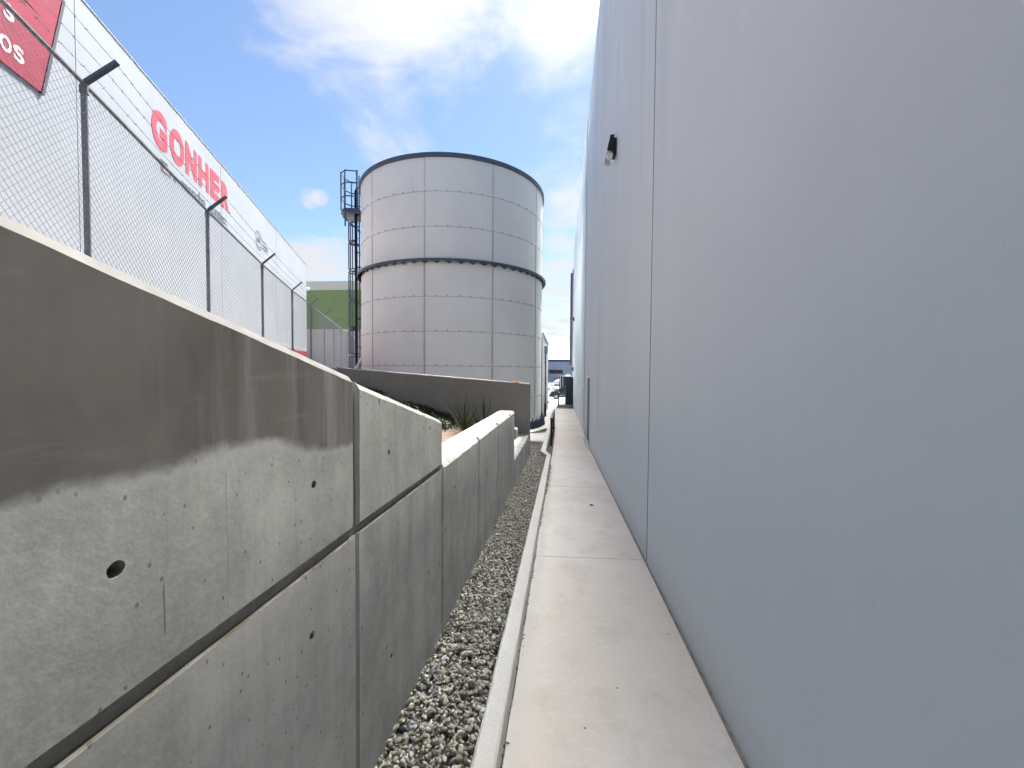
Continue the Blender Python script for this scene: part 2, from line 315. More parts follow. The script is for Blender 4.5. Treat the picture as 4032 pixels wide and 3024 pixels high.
# ------------------------------------------------------------------ mesh helpers
class MB:
    def __init__(s): s.v, s.f, s.mi = [], [], []
    def add(s, vs, fs, m=0):
        o = len(s.v); s.v += [tuple(p) for p in vs]; s.f += [tuple(i+o for i in f) for f in fs]; s.mi += [m]*len(fs); return s
    def box(s, a, b, m=0):
        (x0,y0,z0),(x1,y1,z1) = a, b
        return s.add([(x0,y0,z0),(x1,y0,z0),(x1,y1,z0),(x0,y1,z0),(x0,y0,z1),(x1,y0,z1),(x1,y1,z1),(x0,y1,z1)],
            [(0,3,2,1),(4,5,6,7),(0,1,5,4),(1,2,6,5),(2,3,7,6),(3,0,4,7)], m)
    def bbox(s, a, b, c=.01, m=0):          # box with chamfered edges
        lo = [min(p,q) for p,q in zip(a,b)]; hi = [max(p,q) for p,q in zip(a,b)]
        bm = bmesh.new(); bmesh.ops.create_cube(bm, size=1)
        for v in bm.verts: v.co = [lo[i] + (v.co[i]+.5)*(hi[i]-lo[i]) for i in range(3)]
        bmesh.ops.bevel(bm, geom=bm.edges[:], offset=c, segments=1, affect='EDGES')
        bm.verts.index_update()
        s.add([v.co[:] for v in bm.verts], [[v.index for v in f.verts] for f in bm.faces], m); bm.free(); return s
    def tube(s, pts, r, n=6, m=0, cap=True):
        pts = [Vector(p) for p in pts]; rr = r if isinstance(r, (list, tuple)) else [r]*len(pts)
        vs, fs = [], []; ref = None
        for i, p in enumerate(pts):
            d = (pts[min(i+1, len(pts)-1)] - pts[max(i-1, 0)]).normalized()
            if ref is None: ref = Vector((0,0,1)) if abs(d.z) < .9 else Vector((1,0,0))
            u = d.cross(ref).normalized(); w = d.cross(u).normalized(); ref = u.cross(d).normalized() if False else ref
            for k in range(n):
                a = 2*math.pi*k/n + math.pi/n
                vs.append(p + (u*math.cos(a) + w*math.sin(a))*rr[i])
        for i in range(len(pts)-1):
            for k in range(n):
                fs.append((i*n+k, i*n+(k+1)%n, (i+1)*n+(k+1)%n, (i+1)*n+k))
        if cap: fs += [tuple(range(n))[::-1], tuple(range((len(pts)-1)*n, len(pts)*n))]
        return s.add(vs, fs, m)
    def bar(s, a, b, w, h, m=0):            # flat bar: w across (horizontal), h up
        a, b = Vector(a), Vector(b); d = (b-a).normalized()
        ref = Vector((0,0,1)) if abs(d.z) < .95 else Vector((0,1,0))
        u = d.cross(ref).normalized()*w/2; v = u.cross(d).normalized()*h/2
        P = [a-u-v, a+u-v, a+u+v, a-u+v, b-u-v, b+u-v, b+u+v, b-u+v]
        return s.add(P, [(0,3,2,1),(4,5,6,7),(0,1,5,4),(1,2,6,5),(2,3,7,6),(3,0,4,7)], m)
    def prism(s, poly, ax, a, b, m=0):      # polygon in the two other axes, extruded along axis ax
        def P(u, v, w): q = [0,0,0]; o = [i for i in range(3) if i != ax]; q[o[0]], q[o[1]], q[ax] = u, v, w; return q
        n = len(poly)
        return s.add([P(u,v,a) for u,v in poly] + [P(u,v,b) for u,v in poly],
            [tuple(range(n))[::-1], tuple(range(n, 2*n))] + [(i,(i+1)%n,n+(i+1)%n,n+i) for i in range(n)], m)
    def ring(s, c, r0, r1, z0, z1, n=64, a0=0, a1=360, m=0):
        full = abs(a1-a0) >= 360; k = n if full else n+1; vs, fs = [], []
        for i in range(k):
            a = R(a0 + (a1-a0)*i/n)
            for r, z in ((r0,z0),(r1,z0),(r1,z1),(r0,z1)): vs.append((c[0]+r*math.sin(a), c[1]-r*math.cos(a), z))
        for i in range(n):
            j = (i+1) % k
            for q in range(4): fs.append((i*4+q, i*4+(q+1)%4, j*4+(q+1)%4, j*4+q))
        if not full: fs += [(0,1,2,3), tuple((k-1)*4+q for q in (3,2,1,0))]
        return s.add(vs, fs, m)
    def disc(s, c, r, z, n=48, m=0, up=0):
        vs = [(c[0]+r*math.sin(2*math.pi*i/n), c[1]-r*math.cos(2*math.pi*i/n), z) for i in range(n)] + [(c[0], c[1], z+up)]
        return s.add(vs, [(i, (i+1)%n, n) for i in range(n)], m)
    def mesh(s, name, mats, recalc=True):
        me = bpy.data.meshes.new(name); me.from_pydata(s.v, [], s.f)
        mats = mats if isinstance(mats, (list, tuple)) else [mats]
        for m in mats: me.materials.append(MAT[m] if isinstance(m, str) else m)
        if len(mats) > 1: me.polygons.foreach_set('material_index', s.mi)
        if recalc:
            bm = bmesh.new(); bm.from_mesh(me); bmesh.ops.recalc_face_normals(bm, faces=bm.faces[:]); bm.to_mesh(me); bm.free()
        me.update(); return me
    def build(s, name, mats, parent=None, smooth=False, recalc=True):
        o = bpy.data.objects.new(name, s.mesh(name, mats, recalc)); col.objects.link(o)
        if smooth:
            o.data.polygons.foreach_set('use_smooth', [True]*len(o.data.polygons))
            try: o.data.set_sharp_from_angle(angle=R(35))
            except Exception: pass
        if parent: child(o, parent)
        return o
def child(o, p):
    o.parent = p; o.matrix_parent_inverse = Matrix.Translation(p.location).inverted() if p.parent is None else Matrix.Identity(4)
def thing(name, label, cat, loc=(0,0,0), group=None):
    o = bpy.data.objects.new(name, None); col.objects.link(o); o.empty_display_size = .3
    o.location = loc; tag(o, label, cat, group); return o
def tag(o, label=None, cat=None, group=None, kind=None):
    for k, v in (('label', label), ('category', cat), ('group', group), ('kind', kind)):
        if v: o[k] = v
    return o
def link(name, me, parent=None, loc=None, rz=0):
    o = bpy.data.objects.new(name, me); col.objects.link(o)
    if loc is not None: o.location = loc
    o.rotation_euler.z = rz
    if parent: child(o, parent)
    return o
def lerp(a, b, t): return a + (b-a)*t
def interp(y, xs): return float(np.interp(y, [p[0] for p in xs], [p[1] for p in xs]))
def ptab(tab): return lambda y: interp(y, tab)
PATH = [(-6,-1.2536),(11.2,-2.1035),(14.5,-2.115),(20,-2.19),(25.3,-2.29),(27.5,-2.36),(52,-3.38),(80,-3.86),(110,-4.0),(900,-4.0)]
pz = ptab(PATH)

# ------------------------------------------------------------------ ground, path, kerb, gravel
ys = sorted(set([-400,-60,-20,-6,0,5,9,11.2,14.5,17,20,22.5,25.3,27.5,33,40,46,52,60,70,80,95,110,150,250,500,900])); xs = [-900,-200,-60,-30,-15,-6,-1.5,.4,3,8,20,60,200,900]
m = MB()
vs_ = [(x, y, pz(max(y,-6)) - .1) for y in ys for x in xs]; nx = len(xs)
m.add(vs_, [(j*nx+i, j*nx+i+1, (j+1)*nx+i+1, (j+1)*nx+i) for j in range(len(ys)-1) for i in range(nx-1)])
tag(m.build('ground', 'lot'), kind='structure')

# footpath: bedding plus one slab per joint
PL, PRT = -.228, .772
m = MB()
yy = [-4,0,4,8,11.2,14.5,18,20,22,25.3,27.4]
for a, b in zip(yy, yy[1:]):
    m.add([(PL+.01,a,pz(a)-.02),(PRT-.004,a,pz(a)-.02),(PRT-.004,b,pz(b)-.02),(PL+.01,b,pz(b)-.02)], [(0,1,2,3)])
path = m.build('path', 'soilgap'); tag(path, kind='structure')
JY = [-4,-1.85,.96,3.77,6.62,9.12,11.15,13.3,15.4,17.8,20.2,22.7,25.3]
for i, (a, b) in enumerate(zip(JY, JY[1:])):
    g = .004; m = MB()
    st = [a+g] + [q for q in (11.2,14.5,20) if a < q < b] + [b-g]
    # fill with steps so the ragged kerb side reads as cast concrete
    st = sorted(set(st + [lerp(a+g, b-g, k/24) for k in range(25)])); n = len(st)
    wide = 0 if b < 15 else .15
    vs_ = []
    for y in st:
        sk = .02*(y-a)/(b-a)*0 ; rag = .012*mnoise.noise((y*6, 3, 0)) - .02*max(0, mnoise.noise((y*1.5+4, 9, 0))) if wide == 0 else 0
        l = PL - rag*-1 - (wide if y > 15.45 else 0); z = pz(y)
        c_ = .004
        sk = -.045*(1)   # joints run slightly askew
        for x, dz in ((l,-.12),(l,-c_),(l+c_,0),(PRT-c_,0),(PRT,-c_),(PRT,-.12)):
            yk = y + (x-PL)*.06 if True else y
            vs_.append((x, yk, pz(yk)+dz))
    fs = [(j*6+k, j*6+k+1, (j+1)*6+k+1, (j+1)*6+k) for j in range(n-1) for k in range(5)] + [tuple(range(6)), tuple((n-1)*6+k for k in range(6))[::-1]]
    m.add(vs_, fs); m.build('slab', 'path', path)
m = MB()
for a, b in zip(yy, yy[1:]):
    m.add([(PRT-.001,a,pz(a)-.008),(.792,a,pz(a)-.004),(.792,b,pz(b)-.004),(PRT-.001,b,pz(b)-.008)], [(0,1,2,3)])
m.build('joint_filler', 'filler', path)
# wider pavement beyond the ramp, towards the lot
m = MB(); st = [15.45,18,20,22.5,25.3,27.4]
for a, b in zip(st, st[1:]): m.add([(-.86,a,pz(a)-.012),(PL-.13,a,pz(a)-.012),(PL-.13,b,pz(b)-.012),(-.86,b,pz(b)-.012)], [(0,1,2,3)])
m.build('side_pavement', 'path', path)
m = MB(); m.add([(-.9,27.45,pz(27.45)-.03),(.75,27.45,pz(27.45)-.03),(.75,40,pz(40)-.05),(-.9,40,pz(40)-.05)], [(0,1,2,3)])
tag(m.build('pavement', 'lot'), kind='structure')

# kerb: swept profile with softened, slightly uneven arrises
Lp = [(-.335,-4),(-.335,9.30),(-.505,9.92),(-.505,15.6)]; Rp = [(-.240,-4),(-.240,9.42),(-.375,9.98),(-.375,15.6)]
m = MB(); sts = []
for i in range(3):
    n = [110,10,60][i]
    for k in range(n + (i == 2)):
        f = k/n; sts.append((lerp(Lp[i][0],Lp[i+1][0],f), lerp(Lp[i][1],Lp[i+1][1],f), lerp(Rp[i][0],Rp[i+1][0],f), lerp(Rp[i][1],Rp[i+1][1],f)))
vs_ = []
for lx, ly, rx, ry in sts:
    w = mnoise.noise((ly*3, 0, 1))*.004; w2 = mnoise.noise((ly*7, 5, 1))*.004; h = .1 + mnoise.noise((ly*.8, 2, 2))*.006; c_ = .012 + w2
    zl, zr = pz(ly), pz(ry)
    for p in ((lx+w,ly,zl-.1),(lx+w,ly,zl+h-c_),(lx+w+c_,ly,zl+h),(rx+w2-c_*.8,ry,zr+h-.004),(rx+w2,ry,zr+h-c_),(rx+w2+.012,ry,zr-.1)): vs_.append(p)
n = len(sts)
m.add(vs_, [(j*6+k, j*6+k+1, (j+1)*6+k+1, (j+1)*6+k) for j in range(n-1) for k in range(5)] + [tuple(range(6)), tuple((n-1)*6+k for k in range(6))[::-1]])
tag(m.build('kerb', 'kerb'), kind='structure')
# dirt collected between kerb and path
m = MB()
for a, b in zip(yy[:5], yy[1:5]): m.add([(-.26,a,pz(a)-.012),(PL+.012,a,pz(a)-.012),(PL+.012,b,pz(b)-.012),(-.26,b,pz(b)-.012)], [(0,1,2,3)])
m.add([(-.45,9.3,pz(9.3)-.013),(PL+.012,9.3,pz(9.3)-.013),(PL+.012,15.4,pz(15.4)-.013),(-.45,15.4,pz(15.4)-.013)], [(0,1,2,3)])
tag(m.build('dirt_strip', 'soilgap'), kind='structure')
m = MB()
for i in range(900):
    y = rng.choice([rng.uniform(4.6,9.2), rng.uniform(6,8.6), rng.uniform(0,5)], p=[.5,.4,.1]); x = PL + rng.normal(-.008, .017) + (.02 if 6.2 < y < 8.5 else 0)
    x = max(x, -.235); z = pz(y) + rng.uniform(0,.006); s = rng.uniform(.004,.013); a = rng.uniform(0,6.28)
    u = Vector((math.cos(a),math.sin(a),rng.uniform(-.3,.3)))*s; v = Vector((-math.sin(a),math.cos(a),rng.uniform(-.3,.3)))*s*.6
    p = Vector((x,y,z+.003)); m.add([p-u, p+v, p+u, p-v+Vector((0,0,s*.4))], [(0,1,2),(0,2,3)])
tag(m.build('leaf_litter', 'leafbrown', recalc=False), 'dark dry leaf crumbs gathered along the kerb edge of the footpath', 'debris', kind='stuff')

# gravel strip
def gz(y): return pz(y) + .055
m = MB()
for a, b, x0, x1 in ((-4,9.3,-.735,-.31),(9.3,12.2,-1.7,-.47)):
    m.add([(x0,a,gz(a)-.035),(x1,a,gz(a)-.035),(x1,b,gz(b)-.035),(x0,b,gz(b)-.035)], [(0,1,2,3)])
tag(m.build('gravel_bed', 'bed'), kind='structure')
def hull(n=11):
    bm = bmesh.new(); sc_ = Vector((1, rng.uniform(.62,.95), rng.uniform(.38,.7)))
    for _ in range(n):
        p = Vector(rng.normal(size=3)).normalized()*rng.uniform(.85,1.05); bm.verts.new((p.x*sc_.x, p.y*sc_.y, p.z*sc_.z))
    r = bmesh.ops.convex_hull(bm, input=bm.verts[:])
    bmesh.ops.delete(bm, geom=[v for v in bm.verts if not v.link_faces], context='VERTS')
    bmesh.ops.triangulate(bm, faces=bm.faces[:]); bm.verts.index_update()
    out = (np.array([v.co[:] for v in bm.verts]), np.array([[v.index for v in f.verts] for f in bm.faces])); bm.free(); return out
tpl = [hull() for _ in range(24)]
V, Fc, off = [], [], 0
def stones(n, x0, x1, y0, y1, s0, s1, zlo, zhi):
    global off
    for _ in range(n):
        v, f = tpl[rng.integers(len(tpl))]
        s = s0 + (s1-s0)*rng.beta(1.6, 3.2); q = rng.normal(size=4); q /= np.linalg.norm(q); w, x, y, z = q
        Rm = np.array([[1-2*(y*y+z*z),2*(x*y-z*w),2*(x*z+y*w)],[2*(x*y+z*w),1-2*(x*x+z*z),2*(y*z-x*w)],[2*(x*z-y*w),2*(y*z+x*w),1-2*(x*x+y*y)]])
        tilt = rng.random() < .55
        if tilt:
            a = rng.uniform(0, 6.28); Rm = np.array([[math.cos(a),-math.sin(a),0],[math.sin(a),math.cos(a),0],[0,0,1]]) @ np.array([[1,0,0],[0,.92,-.38],[0,.38,.92]])
        px, py = rng.uniform(x0,x1), rng.uniform(y0,y1)
        bumpy = .012*mnoise.noise((px*5, py*5, 0)) + .006*mnoise.noise((px*14, py*14, 3))
        V.append(v @ Rm.T * s + np.array([px, py, gz(py)+bumpy+rng.uniform(zlo,zhi)])); Fc.append(f+off); off += len(v)
stones(6500, -.725, -.345, .6, 4.2, .009, .027, -.022, .006)
stones(5200, -.725, -.345, 4.2, 9.3, .010, .027, -.02, .006)
stones(420, -.725, -.345, .6, 9.0, .022, .034, -.012, .008)
stones(3200, -1.65, -.52, 9.3, 11.9, .011, .03, -.02, .006)
stones(500, -.725, -.345, -2.5, .6, .012, .03, -.02, .006)
V = np.concatenate(V); Fc = np.concatenate(Fc)
me = bpy.data.meshes.new('gravel'); me.vertices.add(len(V)); me.vertices.foreach_set('co', V.astype(np.float32).ravel())
me.loops.add(len(Fc)*3); me.loops.foreach_set('vertex_index', Fc.astype(np.int32).ravel())
me.polygons.add(len(Fc)); me.polygons.foreach_set('loop_start', np.arange(0, len(Fc)*3, 3, dtype=np.int32)); me.polygons.foreach_set('loop_total', np.full(len(Fc), 3, np.int32))
me.materials.append(MAT['stone']); me.update(calc_edges=True); me.validate()
go = bpy.data.objects.new('gravel', me); col.objects.link(go)
tag(go, 'crushed grey and tan stones filling the strip beside the kerb', 'gravel', kind='stuff')

# planter and terrace terrain behind the retaining wall
FD = Vector((-.39170158,.92009232,0)); FN = Vector((.92009232,.39170158,0))       # fence / sign wall direction and outward normal
F0 = Vector((-2.87829405,-.35415162,0)); G0 = Vector((-7.94012151,-.97696998,0))
def tz(x, y):
    if y > 9.4:
        d = (Vector((x,y,0))-F0).dot(FN); t_ = min(1, max(0, (.9-d)/.7)); t_ = t_*t_*(3-2*t_)
        return -2.14 + 2.22*t_
    zb = interp(y, [(-8,-.68),(3.0,-.72),(4.5,-.88),(6.1,-1.14),(7.5,-1.42),(8.5,-1.48),(9.4,-1.45)])
    z = zb + interp(y, [(6.5,.25),(8.4,.275),(9.2,.335)])*max(0, -x-1.55)
    d = (Vector((x,y,0))-F0).dot(FN); t_ = min(1, max(0, (d-.25)/.8)); t_ = t_*t_*(3-2*t_)
    top = lerp(interp(y, [(-8,.75),(2,.6),(6,.25),(10,.1)]), interp(y, [(-8,.2),(4,-.05),(6.5,-.48),(8.4,-.48),(9.2,-.33),(10,-.33)]), t_)
    if d < .25: return top
    z = max(z, top-1.0) if d < 1.05 else z
    z = top - math.log1p(math.exp(-(z-top)/-.12 if False else (top-z)/.12))*.12 if z > top-1 else z
    return min(z, top)
gx = list(np.linspace(-32,-8,25)) + list(np.linspace(-7.6,-.97,40)); gy = list(np.linspace(-8,9.22,70)); gy2 = list(np.linspace(9.45,44,70))
for gyy, gxx in ((gy, gx), (gy2, [x for x in gx if x < -1.1])):
    m = MB(); n = len(gxx)
    m.add([(x, y, tz(x,y)+ (.03*mnoise.noise((x*2.2,y*2.2,0))+.012*mnoise.noise((x*9,y*9,0)) if x > -7 and y < 9.3 else 0)) for y in gyy for x in gxx], [(j*n+i,j*n+i+1,(j+1)*n+i+1,(j+1)*n+i) for j in range(len(gyy)-1) for i in range(n-1)])
    if gyy is gy: tag(m.build('planter_soil', 'soil', smooth=True), kind='structure')
    else: tag(m.build('yard_ground', 'asph', smooth=True), kind='structure')

# ------------------------------------------------------------------ retaining wall
def inset_poly(poly, ins):
    n = len(poly); out = []
    A = sum(poly[i][0]*poly[(i+1)%n][1]-poly[(i+1)%n][0]*poly[i][1] for i in range(n)); sg = 1 if A > 0 else -1
    def ln(i):
        p, q = Vector(poly[i]), Vector(poly[(i+1)%n]); d = (q-p).normalized(); nn = Vector((-d.y, d.x))*sg
        return p + nn*ins[i], d
    for i in range(n):
        p, d = ln(i-1); q, e = ln(i); den = d.x*e.y-d.y*e.x
        if abs(den) < 1e-6: out.append(tuple(q)); continue
        t_ = ((q.x-p.x)*e.y-(q.y-p.y)*e.x)/den; out.append((p.x+d.x*t_, p.y+d.y*t_))
    return out
def panel(poly, ins, xf, xb, sgn, mats, parent, holes=(), name='panel', jit=0, hr=.0165):
    """slab standing in the y-z plane; front face at xf, chamfers ins[i] per edge, back at xb; sgn=+1 front faces +x"""
    # subdivide edges with a visible chamfer and jitter them
    P, I = [], []
    n = len(poly)
    for i in range(n):
        a, b = poly[i], poly[(i+1)%n]; L = math.dist(a, b); k = max(1, int(L/.035)) if (jit and ins[i] > .012) else 1
        for q in range(k): P.append((lerp(a[0],b[0],q/k), lerp(a[1],b[1],q/k))); I.append(ins[i])
    J = [max(.002, v + (jit*mnoise.noise((P[i][0]*11, P[i][1]*11, 1)) + jit*.6*mnoise.noise((P[i][0]*37, P[i][1]*37, 4)) if v > .012 else 0)) for i, v in enumerate(I)]
    inn = inset_poly(poly, ins)
    # map subdivided points onto the inset outline
    inn2, k0 = [], 0
    for i in range(n):
        a, b = inn[i], inn[(i+1)%n]; L = math.dist(poly[i], poly[(i+1)%n]); k = max(1, int(L/.035)) if (jit and ins[i] > .012) else 1
        for q in range(k):
            w = J[k0+q]-I[k0+q] if 0 < q else 0
            inn2.append((lerp(a[0],b[0],q/k), lerp(a[1],b[1],q/k) - w))
        k0 += k
    bm = bmesh.new(); N_ = len(P); cmax = max(ins)
    fr = [bm.verts.new((xf, y, z)) for y, z in inn2]
    mid = [bm.verts.new((xf - sgn*J[i], P[i][0], P[i][1])) for i in range(N_)]
    bk = [bm.verts.new((xb, y, z)) for y, z in P]
    edges = [bm.edges.new((fr[i], fr[(i+1)%N_])) for i in range(N_)]
    hole_rings = []
    for hy, hz, hs in holes:
        rg = []
        for k in range(14):
            a = 2*math.pi*k/14; rr = hr*hs*(1+.14*mnoise.noise((hy*9+math.cos(a), hz*9+math.sin(a), 2)))
            rg.append(bm.verts.new((xf, hy+rr*math.cos(a), hz+rr*math.sin(a))))
        edges += [bm.edges.new((rg[k], rg[(k+1)%14])) for k in range(14)]; hole_rings.append((rg, hy, hz, hs))
    if holes: bmesh.ops.triangle_fill(bm, edges=edges, use_beauty=True, use_dissolve=False)
    else:
        bm.faces.new(fr)
    for i in range(N_):
        j = (i+1) % N_
        bm.faces.new((fr[i], fr[j], mid[j], mid[i])); bm.faces.new((mid[i], mid[j], bk[j], bk[i]))
    bm.faces.new(bk[::-1])
    for rg, hy, hz, hs in hole_rings:
        prev = rg
        for dx, rs in ((.012,.9),(.035,.62),(.10,.55)):
            cur = [bm.verts.new((xf - sgn*dx*hs, hy+(v.co.y-hy)*rs, hz+(v.co.z-hz)*rs - .25*dx*.2)) for v in rg]
            for k in range(14): bm.faces.new((prev[k], prev[(k+1)%14], cur[(k+1)%14], cur[k]))
            prev = cur
        bm.faces.new(prev)
    bmesh.ops.recalc_face_normals(bm, faces=bm.faces[:])
    me = bpy.data.meshes.new(name); bm.to_mesh(me); bm.free(); me.materials.append(MAT[mats])
    return link(name, me, parent)
XF, XB = -.72, -.955
rw = thing('retaining_wall', 'long board-marked concrete retaining wall with tie holes, stepping down beside the gravel', 'wall', (-.84, 3, -1.6))
def topz(y): return .327 - .261*y
def base(y): return pz(y) - .25
GR = [(-3,-.548),(0,-.552),(1.345,-.571),(2.4,-.588)]; gro = ptab(GR)
c1, ct = .010, .026
def quad(y0, y1, zb0, zb1, zt0, zt1): return [(y0,zb0),(y1,zb1),(y1,zt1),(y0,zt0)]
holes_up = [(.569,-.328,.86),(1.102,-.336,.7)]
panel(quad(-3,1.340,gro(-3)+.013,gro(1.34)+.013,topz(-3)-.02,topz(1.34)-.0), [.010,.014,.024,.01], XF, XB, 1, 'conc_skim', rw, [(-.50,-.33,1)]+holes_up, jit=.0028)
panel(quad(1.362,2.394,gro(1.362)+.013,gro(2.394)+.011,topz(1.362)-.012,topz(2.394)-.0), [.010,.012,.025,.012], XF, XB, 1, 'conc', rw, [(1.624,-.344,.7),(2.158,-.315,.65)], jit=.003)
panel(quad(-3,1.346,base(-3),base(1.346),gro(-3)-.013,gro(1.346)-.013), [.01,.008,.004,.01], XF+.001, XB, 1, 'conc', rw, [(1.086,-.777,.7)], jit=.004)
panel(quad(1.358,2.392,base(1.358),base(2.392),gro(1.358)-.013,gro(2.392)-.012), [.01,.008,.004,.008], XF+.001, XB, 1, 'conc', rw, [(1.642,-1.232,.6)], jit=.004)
JL = [2.404,3.497,4.585,5.70,6.225]
LT = ptab([(2.4,-.575),(6.3,-.612)])
hl = {0:[(2.693,-.801,.75),(2.95,-1.25,.6)],1:[(4.1,-.86,.6)],2:[(5.2,-.9,.6)],3:[]}
for i, (a, b) in enumerate(zip(JL, JL[1:])):
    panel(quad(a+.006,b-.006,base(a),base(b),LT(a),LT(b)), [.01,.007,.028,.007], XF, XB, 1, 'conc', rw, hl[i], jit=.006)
ST = ptab([(6.2,-1.372),(9.3,-1.43)])
JS = [6.229,7.39,8.60,9.225]
for a, b in zip(JS, JS[1:]):
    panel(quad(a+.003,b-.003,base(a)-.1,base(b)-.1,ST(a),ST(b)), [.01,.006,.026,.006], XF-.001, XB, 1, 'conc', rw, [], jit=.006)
m = MB()          # joint backing behind grooves
m.box((XB+.02,-2.99,-2.2),(XF-.011,1.352,-.40)); m.box((XB+.02,1.3521,-2.3),(XF-.0112,2.395,-.48)); m.box((XB+.02,2.3951,-2.3),(XF-.016,6.22,-.66)); m.box((XB+.02,6.2201,-2.5),(XF-.017,9.22,-1.47))
m.add([(XF-.022,1.30,-.40),(XF-.022,1.40,-.40),(XF-.022,1.40,topz(1.4)-.04),(XF-.022,1.30,topz(1.3)-.04)], [(0,1,2,3)])
m.build('wall_core', 'conc_core', rw)

# wall across the planter
m = MB()
def slab_xz(m, x0, x1, zt0, zt1, zb, y0, y1, c=.015, k=26):
    P = []
    for i in range(k+1):
        x = lerp(x0,x1,i/k); w = .005*mnoise.noise((x*4,1,1)); z = lerp(zt0,zt1,i/k)+w*.6
        P += [(x,y0,zb),(x,y0,z-c+w),(x,y0+c,z),(x,y1-c,z),(x,y1,z-c),(x,y1,zb)]
    m.add(P, [(j*6+q,j*6+q+1,(j+1)*6+q+1,(j+1)*6+q) for j in range(k) for q in range(5)] + [tuple(range(6)), tuple(k*6+q for q in range(6))[::-1]])
pw = thing('planter_wall', 'brown rendered concrete wall crossing behind the spiky plants in front of the tank', 'wall', (-3,9.3,-2.2))
m = MB(); slab_xz(m, -5.37, -.722, .066, -.276, -2.5, 9.232, 9.43); m.build('wall_face', 'render', pw)
m = MB(); slab_xz(m, -7.6, -5.385, .10, .070, -2.5, 9.14, 9.42); m.build('wall_face', 'render2', pw)

# ------------------------------------------------------------------ painted warehouse on the right
wh = thing('warehouse', 'tall pale grey tilt-up concrete building lining the right side of the footpath', 'building', (.79, 10, -2))
YJ = [-12.3,-6.9,-1.56,3.805,9.145,14.44,19.85,25.15,30.4]; TOP = [8.72,8.72,8.72,8.72,8.72,8.80,8.92,8.96]; XO = [0,0,0,0,0,-.022,-.004,-.012]
for i, (a, b) in enumerate(zip(YJ, YJ[1:])):
    a_, b_ = a+.016, b-.016; zb = lambda y: pz(max(y,-6))-.25
    if i == 4:
        poly = [(a_,zb(a)),(11.78,zb(11.8)),(11.78,-.185),(12.86,-.185),(12.86,zb(12.9)),(b_,zb(b)),(b_,TOP[i]),(a_,TOP[i])]
        ins = [.006,.004,.004,.004,.006,.004,.012,.004]
    else: poly = quad(a_,b_,zb(a),zb(b),TOP[i],TOP[i]); ins = [.006,.004,.012,.004]
    panel(poly, ins, .79+XO[i], .98, -1, 'wallpaint', wh)
m = MB()
for a in YJ[1:-1]: m.box((.812,a-.03,-2.6),(.83,a+.03,8.69)); m.box((.793,a+.007,-2.3),(.8119,a+.0158,8.70))
m.build('joint_seal', 'sealant', wh)
m = MB(); m.box((.99,-12.2,-2.7),(14,30.3,8.3)); m.build('building_body', 'wallpaint', wh)
m = MB(); m.box((.905,11.80,-2.2),(.95,12.84,-.20)); dr = m.build('door', 'greyp', wh)
m = MB(); m.bar((.895,12.72,-1.2),(.895,12.72,-1.06),.02,.02); m.tube([(.895,12.72,-1.08),(.87,12.66,-1.08),(.87,12.6,-1.08)],.01,6); m.build('handle','galv',dr)
m = MB(); m.box((.80,11.782,-2.15),(.93,11.80,-.19)); m.box((.80,12.84,-2.15),(.93,12.858,-.19)); m.box((.80,11.8,-.205),(.93,12.84,-.187)); m.build('door_frame', 'greyp', wh)
m = MB(); m.prism([(.74,-.150),(.79,-.128),(.79,-.165),(.745,-.165)], 1, 11.74, 12.9); m.build('drip_cap', 'white', wh)
m = MB(); m.prism([(11.25,pz(11.25)-.02),(11.25,pz(11.25)+.015),(11.80,pz(11.8)+.05),(12.86,pz(12.8)+.06),(12.86,pz(12.8)-.02)], 0, .70, .786); m.build('door_threshold', 'kerb', wh)
m = MB(); m.bbox((.70,30.42,-2.8),(1.2,30.9,7.6), .02); m.build('pilaster', 'signwall', wh)
m = MB(); m.bbox((.56,30.5,.5),(.69,30.75,7.3), .01); m.build('downpipe', 'brownfascia', wh)

def wall_lamp(y, z, label, xw=.79, s=1):
    k = 1/2927*s
    def P(px, py): return (xw-.004-(805-px)*k, z-(py-330)*k)
    L = thing('wall_lamp', label, 'lamp', (xw, y, z), 'wedge lamps on the grey wall')
    w = .115*s
    m = MB(); m.prism([P(805,330),P(680,325),P(640,960),P(660,1030),P(780,1040),P(800,1000)], 1, y-w*.8, y+w*.8); m.build('back_box', 'black', L)
    m = MB(); m.prism([P(525,225),P(705,225),P(672,400),P(610,962),P(380,888)], 1, y-w, y+w); m.build('housing', 'black', L)
    m = MB(); m.prism([P(383,893),P(606,965),P(650,1045),P(606,1255),P(540,1296),P(318,1215)], 1, y-w*.94, y+w*.94); m.build('lens', 'lens', L)
    m = MB(); m.prism([P(430,940),P(560,980),P(560,1050),P(430,1010)], 1, y-w*.5, y+w*.5); m.build('lamp_tube', 'white', L)
wall_lamp(6.50, 3.56, 'black wedge wall lamp with clear lens, high beside the nearest wall joint')
wall_lamp(27.2, 3.56, 'tiny dark wall lamp at the far end of the grey wall', .778, .95)
m = MB(); m.bbox((.60,27.6,.08),(.775,27.95,.30), .02); m.box((.765,27.65,.0),(.777,27.9,.38)); tag(m.build('wall_vent', 'steel'), 'small dark hooded box low on the far end of the grey wall', 'vent')

